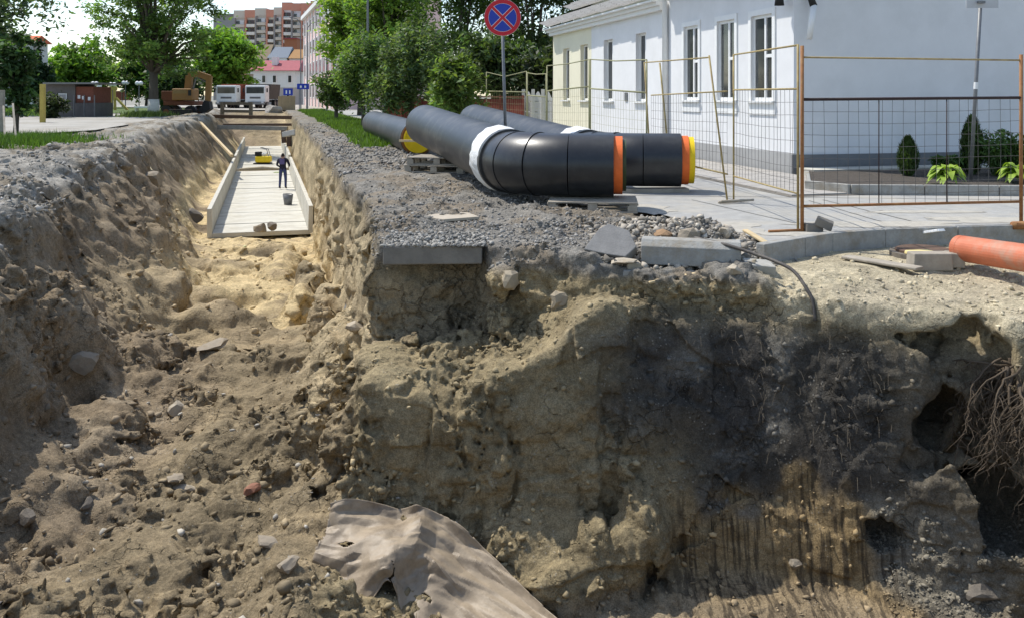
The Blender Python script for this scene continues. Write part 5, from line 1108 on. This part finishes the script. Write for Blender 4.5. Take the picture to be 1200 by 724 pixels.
def spiky(px, py, Y, h, r, label, seed):
    p = P(px, py, Y); p.z = .09; rg = np.random.default_rng(seed); t = thing('flowering_shrub', label, 'shrub', p); b = MB(); cs = []; rs = random.Random(seed)
    for k in range(70):
        a = rs.uniform(0, 6.28); q = r * math.sqrt(rs.random()); s = p + Vector((math.cos(a) * q * .5, math.sin(a) * q * .4, 0)); e = s + Vector((math.cos(a) * q * .8, math.sin(a) * q * .5, h * rs.uniform(.6, 1.05))); b.tube([s, s.lerp(e, .5) + Vector((0, 0, .05)), e], .005, 4, False)
        for j in range(40): m = rs.random() ** .7; cs.append(tuple(s.lerp(e, m) + Vector((rs.gauss(0, .03), rs.gauss(0, .03), 0))))
    b.build('stems', mat('green_stem', (.1, .15, .05), .7), t)['kind'] = 'stuff'
    c = np.array(cs); v, f = leaves(c, .055, rg, elong=2.2); cl = np.array([.09, .16, .045])[None] * (1 + .3 * rg.standard_normal((len(c), 1))).clip(.4, 1.8); mkobj('foliage', v, f, LEAF, t, cols=np.repeat(cl, 4, 0))
spiky(1182, 206, 16.6, .85, .5, 'tall spiky green shrub at the right end of the bed', 5)
spiky(1112, 203, 17.0, .35, .25, 'low thin shrub behind the hosta by the signpost', 6)
# grass
def grass(name, label, pts, h, col, seed, w=.012, n_per=1):
    rg = np.random.default_rng(seed); n = len(pts); a = rg.uniform(0, 6.28, n); hh = h * rg.uniform(.5, 1.3, n); ww = w * rg.uniform(.7, 1.4, n); ln = rg.standard_normal((n, 2)) * .35 * hh[:, None]
    d = np.stack([np.cos(a), np.sin(a), 0 * a], 1) * ww[:, None]
    v = np.stack([pts - d, pts + d, pts + np.stack([ln[:, 0], ln[:, 1], hh], 1)], 1).reshape(-1, 3); cl = np.array(col)[None] * (1 + .3 * rg.standard_normal((n, 1))).clip(.4, 1.8)
    tag(mkobj(name, v, np.arange(n * 3).reshape(n, 3), GRASSM, None, cols=np.repeat(cl, 3, 0)), label, 'grass', kind='stuff')
m = np.nonzero((EN[:, 2] > .5) & (y > 25.5) & (y < 90) & (x > XRv + 1.25 + .2 * vn(x, y, y * 0, .8, 50)) & (x < XPv + .4))[0]
wq = np.where(EV[m, 1] > 50, 3.0, np.where(EV[m, 1] > 30, 1., .4)); k = RNG.choice(m, 42000, p=wq / wq.sum()); pts = EV[k] + np.column_stack([RNG.uniform(-.15, .15, (len(k), 2)), np.zeros(len(k))])
grass('grass', 'green grass strip between the gravel ridge and the street', pts, .22, (.12, .20, .03), 3, w=.03)
gp = np.column_stack([RNG.normal(-17.0, 1.1, 9000), RNG.normal(29.6, 1.3, 9000), np.full(9000, -.03)]); grass('grass', 'patch of tall grass at the left edge of the yard', gp, .34, (.10, .18, .03), 4, w=.02)
gp = np.column_stack([RNG.uniform(-75, -31, 26000), RNG.uniform(64, 120, 26000), np.full(26000, .09)]); gp = gp[(gp[:, 0] < -29 - (gp[:, 1] - 62) * .42)]; grass('grass', 'park grass behind the old road', gp, .3, (.13, .20, .045), 5, w=.06)
gp = np.column_stack([RNG.normal(-26.4, .8, 1500), RNG.normal(64.8, .8, 1500), np.full(1500, .0)]); grass('grass', 'tuft of grass round the foot of the big tree', gp, .45, (.15, .20, .05), 6, w=.04)
# ------------------------------------------------------------------ machines and yard on the left
MORANGE = mat('digger_orange', (.33, .18, .06), .6, .2, 3, dirt=(.16, .1, .06, .6)); MRUST = mat('digger_brown', (.16, .06, .03), .7, .25, 3)
def pt(px, py, Y, dy=0): q = P(px, py, Y); q.y += dy; return q
def excavator():
    Y = 70; t = thing('excavator', 'orange wheeled excavator with raised arm by the big tree', 'excavator', pt(213, 137, Y))
    def bb(n, x0, x1, y0, y1, d0, d1, m, bv=.05, par=None):
        a = pt(x0, y1, Y); c = pt(x1, y0, Y); b = MB(); b.box(((a.x + c.x) / 2, Y + (d0 + d1) / 2, (a.z + c.z) / 2), (c.x - a.x, d1 - d0, c.z - a.z)); return b.build(n, m, par or t, bevel=bv)
    bb('chassis', 190, 226, 119, 124, .2, 2.4, MRUST); bb('counterweight', 187, 199, 107, 117, .3, 2.4, MRUST); bb('engine_cover', 189, 206, 107, 119, .3, 2.3, MRUST); bb('dozer_blade', 201, 227.5, 128.5, 137, -.6, -.4, BLACK, .02)
    cab = bb('cab', 201, 225, 104.2, 118, .0, 1.6, MORANGE, .1); bb('window', 220.5, 224, 106, 112.5, -.02, .02, GLASS, 0, cab); bb('window', 203, 218.5, 105.5, 110, -.02, .02, mat('dusty_glass', (.30, .2, .08), .3), 0, cab)
    for px in (194, 222):
        for d in (.1, 1.9):
            c = pt(px, 131.5, Y, d); w = MB(); w.tube([c, c + Vector((0, .45, 0))], .48, 20); wh = w.build('wheel', BLACK, t); w = MB(); w.tube([c - Vector((0, .02, 0)), c + Vector((0, .1, 0))], .22, 14); w.build('rim', MRUST, wh)
    b = MB(); b.beam(pt(217, 108, Y, .6), pt(219, 89, Y, .6), .4, .5); b.beam(pt(218, 88.5, Y, .6), pt(228, 86.5, Y, .6), .38, .45); b.beam(pt(227, 86.2, Y, .6), pt(243, 91.5, Y, .6), .36, .45); b.build('boom', MORANGE, t)
    b = MB(); b.beam(pt(242.5, 89.5, Y, .6), pt(240.5, 119, Y, .6), .32, .42); b.build('arm', MORANGE, t)
    b = MB(); b.tube([pt(223, 104, Y, .6), pt(226, 93, Y, .6)], .08, 8); b.tube([pt(229, 91, Y, .6), pt(240, 97, Y, .6)], .07, 8); b.build('hydraulic_ram', METALG, t)
    a = pt(240, 118, Y, .2); b = MB(); b.add([a + Vector((dx, dy, dz)) for dy in (0, .8) for dx, dz in ((-.15, 0), (.25, -.1), (.35, -.7), (-.1, -1.0), (-.7, -.85), (-.3, -.4))], [(0, 1, 2, 3, 4, 5), (11, 10, 9, 8, 7, 6)] + [(i, i + 6, (i + 1) % 6 + 6, (i + 1) % 6) for i in range(6)]); b.build('bucket', BLACK, t)
excavator()
def truck(px, label, body):
    Y = 108; g = pt(px, 131.5, Y); t = thing('dump_truck', label, 'truck', (g.x, Y, 0), 'dump trucks parked nose-on beyond the trench')
    o = Vector((g.x, Y, 0)); WH = mat('truck_white', (.72, .73, .72), .4, .08, 3)
    def bb(n, c, d, m, bv=.05, par=None): b = MB(); b.box(o + Vector(c), d); return b.build(n, m, par or t, bevel=bv)
    cab = bb('cab', (0, .9, 1.75), (2.45, 1.8, 2.1), WH, .12); bb('windscreen', (0, -.005, 2.2), (2.1, .03, .75), GLASS, .0, cab); bb('grille', (0, -.01, 1.3), (1.3, .04, .22), mat('grille_grey', (.12, .12, .12), .6), .0, cab); bb('bumper', (0, -.1, .65), (2.45, .25, .35), mat('bumper_grey', (.2, .2, .2), .6), .04)
    for s in (-1, 1):
        bb('headlight', (s * .95, -.24, .72), (.3, .05, .2), mat('lamp_glass', (.6, .6, .6), .2), .02); bb('mirror', (s * 1.42, .1, 2.2), (.16, .1, .5), BLACK, .02)
        for yy in (.9, 4.6, 5.8):
            b = MB(); b.tube([o + Vector((s * .85, yy, .52)), o + Vector((s * 1.22, yy, .52))], .52, 20); w = b.build('wheel', BLACK, t); b = MB(); b.tube([o + Vector((s * 1.15, yy, .52)), o + Vector((s * 1.235, yy, .52))], .25, 12); b.build('rim', METALG, w)
    bb('chassis', (0, 3.6, .85), (.9, 6.2, .25), BLACK)
    b = MB(); vs = []
    for yy in (2.1, 6.8):
        for x_, z_ in ((-1.1, 1.1), (1.1, 1.1), (1.3, 2.95), (-1.3, 2.95)): vs.append(o + Vector((x_, yy, z_)))
    b.add(vs, [(0, 1, 2, 3), (7, 6, 5, 4), (0, 4, 5, 1), (1, 5, 6, 2), (3, 7, 4, 0)]); s_ = b.build('tipper_body', body, t); m_ = s_.modifiers.new('s', 'SOLIDIFY'); m_.thickness = .06
truck(265, 'white-cabbed dump truck with a rust-red tipper body, left of the pair', mat('tipper_red', (.28, .07, .04), .7, .2, 3))
truck(299, 'white-cabbed dump truck with a dark tipper body, right of the pair', mat('tipper_dark', (.06, .055, .05), .7, .2, 3))
# kiosk, yard fence, posts
def boxpx(parent, n, x0, x1, y0, y1, Y, depth, m, bv=0):
    a = P(x0, y1, Y); c = P(x1, y0, Y); b = MB(); b.box(((a.x + c.x) / 2, Y + depth / 2, (a.z + c.z) / 2), (c.x - a.x, depth, c.z - a.z)); return b.build(n, m, parent, bevel=bv)
t = thing('kiosk', 'low grey and brick kiosk with a flat roof behind the yard', 'kiosk', P(80, 138, 64)); GRY = mat('kiosk_grey', (.13, .12, .115), .9, .25, 1.5, .2, 20); BRK = mat('kiosk_brick', (.20, .075, .05), .9, .25, 6)
boxpx(t, 'wall', 53, 88, 99, 138, 64, 3, GRY); boxpx(t, 'brick_wall', 88.05, 109.5, 102, 121, 64.1, 2.8, BRK); boxpx(t, 'lower_wall', 87, 110.5, 121.1, 137.5, 63.9, 3, GRY); boxpx(t, 'roof', 50, 112, 97, 98.9, 63.4, 4.2, mat('roof_sheet_pale', (.2, .2, .19), .7, .1, 2))
w_ = boxpx(t, 'window', 66, 78, 110, 119, 63.93, .06, WHITE); boxpx(w_, 'pane', 67.2, 76.8, 111, 118, 63.9, .02, mat('pale_pane', (.25, .25, .26), .3))
for k, x_ in enumerate((91, 96, 103)): boxpx(t, 'poster', x_, x_ + 3, 112 + k, 116 + k, 63.85, .02, WHITE)
for x_ in (86, 98, 110): boxpx(t, 'post', x_, x_ + .8, 112, 137, 63.6, .1, METALG)
FY = mat('gate_yellow', (.42, .33, .08), .7, .2, 4)
def post_thing(name, label, x, y0, y1, Y, w, m, cat='post'):
    b = MB(); a = P(x, y1, Y); c = P(x, y0, Y); b.beam(a, c, w, w, up=(0, 1, 0)); return tag(b.build(name, m, None, loc=a, bevel=.01), label, cat)
post_thing('gate_post', 'yellow gate post in front of the grey kiosk', 50, 99, 145, 51, .24, FY)
post_thing('gate_post', 'leaning brown timber post at the left edge of the picture', 2, 106, 168, 31.5, .16, WOODG)
b = MB(); b.beam(P(6, 170, 29.5), P(4, 125, 31), .06, .06); b.beam(P(19, 168, 29.5), P(15, 122, 31), .06, .06); b.beam(P(0, 158, 30), P(20, 158, 30), .05, .06); tag(b.build('stick_support', WOODG, None, loc=P(10, 170, 29.5)), 'thin stick frame supporting the young tree at the left edge', 'stake frame')
t = thing('timber_trestle', 'yellow timber trestle standing in the park beyond the road', 'trestle', P(132, 131, 90))
for a_, c_ in ((P(130, 131, 90), P(130, 104, 90)), (P(135, 131, 90), P(134, 104, 90)), (P(150, 130, 90), P(136, 115, 90))): b = MB(); b.beam(a_, c_, .2, .2, up=(0, 1, 0)); b.build('leg', FY, t)
b = MB(); b.beam(P(128, 104, 90), P(137, 104, 90), .25, .3); b.build('top', FY, t)
t = thing('low_wall', 'low brick-red park wall behind the globe lamps', 'wall', P(135, 118, 120)); boxpx(t, 'wall', 119, 152, 108, 118, 120, .4, BRK); boxpx(t, 'coping', 118.5, 152.5, 106.8, 107.9, 119.9, .6, MRUST)
b = MB(); a = P(158, 131, 82); c = P(177, 126, 82); t = thing('bench', 'white flat bench near the big tree trunk', 'bench', a); boxpx(t, 'seat', 157, 176, 125, 127.2, 82, .8, WHITE); boxpx(t, 'leg', 158, 160, 127.3, 132, 82.2, .5, WHITE); boxpx(t, 'leg', 173, 175, 127.3, 132, 82.2, .5, WHITE)
GLB = mat('lamp_globe', (.8, .8, .8), .4, .02, 3)
for k, (x_, y_, Y) in enumerate(((111, 98.5, 98), (116, 103, 97), (121.5, 106.5, 112), (132, 99.5, 100), (143, 106.5, 112), (147, 97.5, 104), (163, 98, 102))):
    t = thing('globe_lamp', ORD[k] + ' white globe park lamp counted from the left among the park lamps', 'lamp', P(x_, 112 + 1680 / Y, Y), 'globe lamps in the park')
    two = k not in (1, 2, 4)
    b = MB(); b.tube([P(x_, 112 + 1680 / Y, Y), P(x_, y_ + 2, Y)], .06, 6); b.build('post', METALG, t)
    for s in ((-1, 1) if two else (0,)):
        c = P(x_ + s * 2.0, y_, Y); b = MB(); b.lathe(c, [(.05, -.24), (.2, -.15), (.27, 0), (.2, .17), (.05, .25)], 12); b.build('globe', GLB, t, smooth=True)
b = MB(); q = P(116.5, 104, 92); t = thing('notice_board', 'small white notice board in the park beside the kiosk', 'board', P(116, 130, 92)); boxpx(t, 'panel', 114, 119, 100, 107, 92, .06, WHITE); boxpx(t, 'post', 116, 117, 107.1, 131, 92.05, .08, METALG)

# ------------------------------------------------------------------ buildings far behind
def winbox(par, x0, x1, y0, y1, Y, m=None, frame=None):
    w = boxpx(par, 'window', x0, x1, y0, y1, Y - .12, .12, frame or WHITE); dx = (x1 - x0) * .14; dy = (y1 - y0) * .1; boxpx(w, 'pane', x0 + dx, x1 - dx, y0 + dy, y1 - dy, Y - .15, .03, m or GLASS); return w
def gable_roof(par, x0, x1, ye, yr, Y, depth, m, over=1.0):
    a = P(x0, ye, Y); c = P(x1, ye, Y); hr = (ye - yr) / F * Y; b = MB(); z = a.z
    b.add([(a.x - over, Y - over, z), (c.x + over, Y - over, z), (c.x + over * .3, Y + depth / 2, z + hr), (a.x - over * .3, Y + depth / 2, z + hr), (a.x - over, Y + depth + over, z), (c.x + over, Y + depth + over, z)], [(0, 1, 2, 3), (3, 2, 5, 4), (0, 3, 4), (1, 5, 2), (0, 4, 5, 1)]); return b.build('roof', m, par)
Yo = 96; t = thing('white_house', 'white two-storey house with an orange-red roof among the left trees', 'house', P(35, 126, Yo)); HW = mat('house_white', (.72, .72, .70), .9, .05, 2); ORR = mat('orange_roof', (.58, .13, .05), .8, .15, 2)
boxpx(t, 'wall', 2, 39, 51, 128, Yo, 3, HW); gable_roof(t, 2, 39, 50.5, 41, Yo, 3, ORR, .4)
for x_ in (12, 22, 32):
    for y_ in (56, 80): winbox(t, x_, x_ + 4.5, y_, y_ + 11, Yo)
# pale two-storey house with maroon roof
Ym = 150; t = thing('pale_house', 'pale two-storey house with a maroon roof at the end of the street', 'house', P(320, 123, Ym)); PW = mat('house_pale', (.66, .70, .68), .9, .05, 2); PK = mat('house_pink', (.62, .50, .45), .9, .05, 2); MAR = mat('maroon_roof', (.30, .06, .07), .6, .15, 2)
boxpx(t, 'wall', 297, 346, 83.5, 103, Ym, 9, PW); boxpx(t, 'ground_floor', 297.5, 345.5, 103.1, 125, Ym + .1, 8.8, mat('house_stone', (.42, .40, .37), .9, .1, 2)); r_ = gable_roof(t, 297, 346, 83.2, 70, Ym, 9, MAR, .7); boxpx(r_, 'chimney', 318.5, 325, 67, 78, Ym + 2, 1.2, HW)
for x_ in (306.5, 319, 337): winbox(t, x_, x_ + 5, 88, 98, Ym)
for x_ in (305, 320, 335): winbox(t, x_, x_ + 5, 108, 118, Ym + .1)
# roofs behind it
Yr = 178
for x0, x1, ye, yr, y1, wm, rm, lab in ((298, 313, 70, 51, 90, PK, mat('brown_roof', (.20, .15, .09), .8), 'house with a mossy brown roof left of the blue-grey roof'), (315, 336, 68.5, 54, 90, HW, mat('slate_blue_roof', (.10, .13, .17), .6), 'white-gabled house with a blue-grey roof behind the maroon roof'), (339, 353, 69, 57, 90, PK, mat('ochre_roof', (.32, .17, .06), .8), 'house with an ochre roof right of the blue-grey roof')):
    t = thing('house', lab, 'house', P((x0 + x1) / 2, 119, Yr)); boxpx(t, 'wall', x0, x1, ye, 119, Yr, 9, wm); gable_roof(t, x0, x1, ye - .2, yr, Yr, 9, rm, .3); winbox(t, x0 + 4, x0 + 7, ye + 2, ye + 8, Yr)
t = thing('dormer_house', 'brick-red dormer house above the ochre roof', 'house', P(346, 118, 190)); boxpx(t, 'wall', 333, 348, 46, 118, 190, 6, mat('dormer_brick', (.35, .14, .07), .85)); boxpx(t, 'roof', 332.5, 348.5, 44.8, 45.9, 189.7, 6.6, MAR)
# nine-storey block of flats
def flats():
    Yb = 222; t = thing('apartment_block', 'nine-storey block of flats with cream and brick-red stepped bays', 'building', P(330, 118, Yb))
    CR = mat('flats_cream', (.62, .55, .46), .9, .05, 2); BR = mat('flats_brick', (.58, .27, .19), .9, .08, 2); PKW = mat('flats_pale', (.74, .70, .66), .9, .05, 2); GRYW = mat('flats_shade', (.30, .28, .27), .9, .08, 2); LOG = mat('loggia_dark', (.12, .10, .10), .8)
    bays = [(274, 287, 12.5, CR, 0), (287, 299, 12, BR, 1), (299, 312, 10, CR, 0), (312, 321, 11.5, BR, 1), (321, 330.5, 9, CR, 0), (330.5, 341.5, 3.2, BR, 1), (341.5, 353, 4.2, BR, 0), (353, 364, 4, BR, 1), (364, 382, 1.5, BR, 0)]
    for k, (x0, x1, yt, m, rec) in enumerate(bays):
        off = -(k * 2.2) + (1.8 if rec else 0); Y = Yb + off
        boxpx(t, 'bay', x0, x1, yt + 9, 117, Y, 12, CR if k < 5 else PKW); boxpx(t, 'parapet', x0 - .2, x1 + .2, yt, yt + 8.95, Y - .15, 12.3, m)
        boxpx(t, 'fin', x0 - .4, x0 + 1.2, yt + 9.1, 117, Y - 1.3, 1.2, m if rec else GRYW)
        n = 8
        for j in range(n):
            y_ = yt + 12 + j * 9.2
            if y_ > 84: break
            w = boxpx(t, 'window', x0 + 2.4, x1 - 1.2, y_, y_ + 4.3, Y - .25, .3, LOG if rec else WHITE)
            boxpx(w, 'pane', x0 + 3.0, x0 + 3.0 + (x1 - x0 - 4.2) * .45, y_ + .5, y_ + 3.9, Y - .32, .06, GLASS)
            boxpx(t, 'balcony', x0 + 1.6, x1 - .8, y_ + 4.5, y_ + 8, Y - 1.25, 1.2, PKW if rec else CR)
flats()
t = thing('grey_block', 'plain grey block with a rounded roof edge left of the flats', 'building', P(270, 118, 235)); boxpx(t, 'wall', 250, 282.5, 19, 118, 235, 12, mat('block_grey', (.28, .28, .28), .9, .06, 2)); boxpx(t, 'roof', 248, 283, 16.5, 18.9, 234.6, 12.8, mat('block_roof', (.2, .2, .2), .8))
# pinkish building whose pilastered front runs along the street
PNK = mat('pink_render', (.74, .52, .48), .9, .06, 2); pd = Vector((-.3, .954, 0)).normalized(); pn = Vector((-pd.y, pd.x, 0)); po = Vector((-19.6, 100, 0)); ZU = Vector((0, 0, 1))
t = thing('pink_building', 'tall pale pink building with white pilasters running along the street', 'building', po)
def pbox(par, name, s0, s1, o0, o1, z0, z1, m): b = MB(); b.box(po + pd * (s0 + s1) / 2 + pn * (o0 + o1) / 2 + ZU * (z0 + z1) / 2, (s1 - s0, o1 - o0, z1 - z0), (pd, pn, ZU)); return b.build(name, m, par)
pbox(t, 'wall', 0, 46, -12, 0, 0, 13.6, PNK); pbox(t, 'cornice', -.3, 46.3, -12.3, .5, 13.602, 14.2, HW)
for k in range(10):
    pbox(t, 'pilaster', k * 5 + .02, k * 5 + .6, .002, .14, 0, 13.6, HW)
    if k < 9:
        for q in range(4): w = pbox(t, 'window', k * 5 + 2.2, k * 5 + 3.7, .002, .08, 1.2 + q * 3.2, 3.2 + q * 3.2, WHITE); pbox(w, 'pane', k * 5 + 2.35, k * 5 + 3.55, .085, .1, 1.35 + q * 3.2, 3.05 + q * 3.2, GLASS)
# street furniture far down the road
for x_, Y, yt, arm, lab in ((352.5, 100, 28, -1, 'tall grey street lamp left of the blue direction sign'), (360.5, 104, 33, 1, 'tall grey street lamp right of the blue direction sign'), (383, 78, 8, 0, 'thin grey pole at the left edge of the yellow-green tree'), (431, 44, -10, 0, 'thin steel lamp post among the drooping trees')):
    g = P(x_, 112 + 1680 / Y, Y); t = thing('lamp_post', lab, 'lamp post', g); b = MB(); tp = P(x_, yt, Y); b.tube([g, tp], [.08, .05], 8); b.build('post', METALG, t)
    if arm:
        e = tp + Vector((arm * 1.3, -.4, .7)); b = MB(); b.tube([tp, tp + Vector((arm * .4, -.1, .5)), e], .05, 6); b.build('arm', METALG, t); b = MB(); b.box(e + Vector((arm * .2, 0, 0)), (.6, .25, .14)); b.build('lamp_head', SGREY, t)
for x0, x1, y0, y1, Y, lab in ((332, 343, 104, 112, 98, 'smaller blue road sign lower left of the other'), (348, 362, 98.5, 105, 97, 'wider blue direction sign at the end of the street')):
    g = P((x0 + x1) / 2, 112 + 1680 / Y, Y); t = thing('direction_sign', lab, 'sign', g); boxpx(t, 'plate', x0, x1, y0, y1, Y, .06, SBLUE)
    w_ = x1 - x0
    for q in (.25, .62): boxpx(t, 'arrow_mark', x0 + w_ * q, x0 + w_ * (q + .14), y0 + 2.2, y1 - 1.6, Y - .02, .015, WHITE)
    for q in (.2, .8): b = MB(); b.tube([P(x0 + w_ * q, 112 + 1680 / Y, Y + .1), P(x0 + w_ * q, y0 + 1, Y + .1)], .05, 6); b.build('post', METALG, t)
for x0, x1, y0, y1, Y, dp, m_, lab in ((326, 346, 113, 127, 93, 2.5, mat('hoarding', (.36, .27, .16), .9, .15, 2), 'tan plywood hoarding below the blue signs'), (312, 328, 119, 129, 92, 4, mat('spoil_grey', (.36, .33, .29), .95, .2, 2, .8, 4, bdist=.2), 'pale spoil heap right of the dump trucks')):
    if 'heap' in lab:
        c = P(320, 131, Y); me = stone_mesh((1.0, 1.0, .6), 5); me.materials.append(m_); o = bpy.data.objects.new('spoil_heap', me); COL.objects.link(o); o.location = (c.x, Y, .1); o.scale = (.9, 1.2, 1.3); tag(o, lab, 'spoil heap')
    else:
        t = thing('hoarding', lab, 'hoarding', P(336, 128, Y))
        for q in range(5): boxpx(t, 'board', x0 + q * 4, x0 + q * 4 + 3.85, y0 - .4 * (q % 2), y1 + 2.5, Y, .08, m_)
# spoil along the far trench end
# ------------------------------------------------------------------ yard fences on the right
RF = mat('red_fence_paint', (.20, .045, .03), .8, .2, 3)
t = thing('red_fence', 'brick-red board fence behind the pipes', 'fence', (-3, 39, 0))
a = Vector((-6.2, 44.5, 0)); c = Vector((.5, 37.2, 0)); n = 46
for k in range(n):
    p0 = a.lerp(c, k / n); p1 = a.lerp(c, (k + .93) / n); b = MB(); b.beam(p0 + Vector((0, 0, .75)), p1 + Vector((0, 0, .75)), .03, 1.4); b.build('board', RF, t)
for k in range(8): p0 = a.lerp(c, k / 7); b = MB(); b.beam(p0 + Vector((-.05, -.08, 0)), p0 + Vector((-.05, -.08, 1.6)), .08, .08, up=(0, 1, 0)); b.build('post', RF, t)
b = MB(); b.beam(a + Vector((0, -.06, 1.53)), c + Vector((0, -.06, 1.53)), .06, .06); b.build('rail', MRUST, t)
for x_ in (493, 490.5, 537, 561): pass
def conc_fence():
    t = thing('concrete_fence', 'white precast concrete fence with a wavy top beside the house', 'fence', P(631, 150, 37.3)); a = P(613.5, 112, 37.6); a.z = 0; c = P(648, 112, 36.4); c.z = 0; CF = mat('precast_white', (.58, .57, .53), .9, .1, 3, .2, 20); n = 3
    for k in range(n):
        p0 = a.lerp(c, k / n); p1 = a.lerp(c, (k + 1) / n); d = p1 - p0
        b = MB(); b.beam(p0, p0 + Vector((0, 0, 1.85)), .14, .14, up=(0, 1, 0)); b.build('post', CF, t)
        for j in range(3): b = MB(); b.beam(p0 + d * .09 + Vector((0, .02, .25 + j * .44)), p1 - d * .09 + Vector((0, .02, .25 + j * .44)), .05, .42); b.build('panel', CF, t, bevel=.01)
        m = 10; top = [(q / m, 1.36 + .12 + .28 * math.sin(math.pi * q / m) ** 1.4) for q in range(m + 1)]; vs = []
        for dy in (0., .05):
            for q, z_ in [(0, 1.36), (1, 1.36)] + top[::-1]: vs.append(p0.lerp(p1, .09 + q * .82) + Vector((0, dy, z_)))
        L_ = len(top) + 2; b = MB(); b.add(vs, [tuple(range(L_)), tuple(range(2 * L_ - 1, L_ - 1, -1))] + [(i, i + L_, (i + 1) % L_ + L_, (i + 1) % L_) for i in range(L_)]); b.build('wavy_panel', CF, t)
    b = MB(); b.beam(c + Vector((.05, 0, 0)), c + Vector((.05, 0, 1.85)), .14, .14, up=(0, 1, 0)); b.build('post', CF, t)
conc_fence()
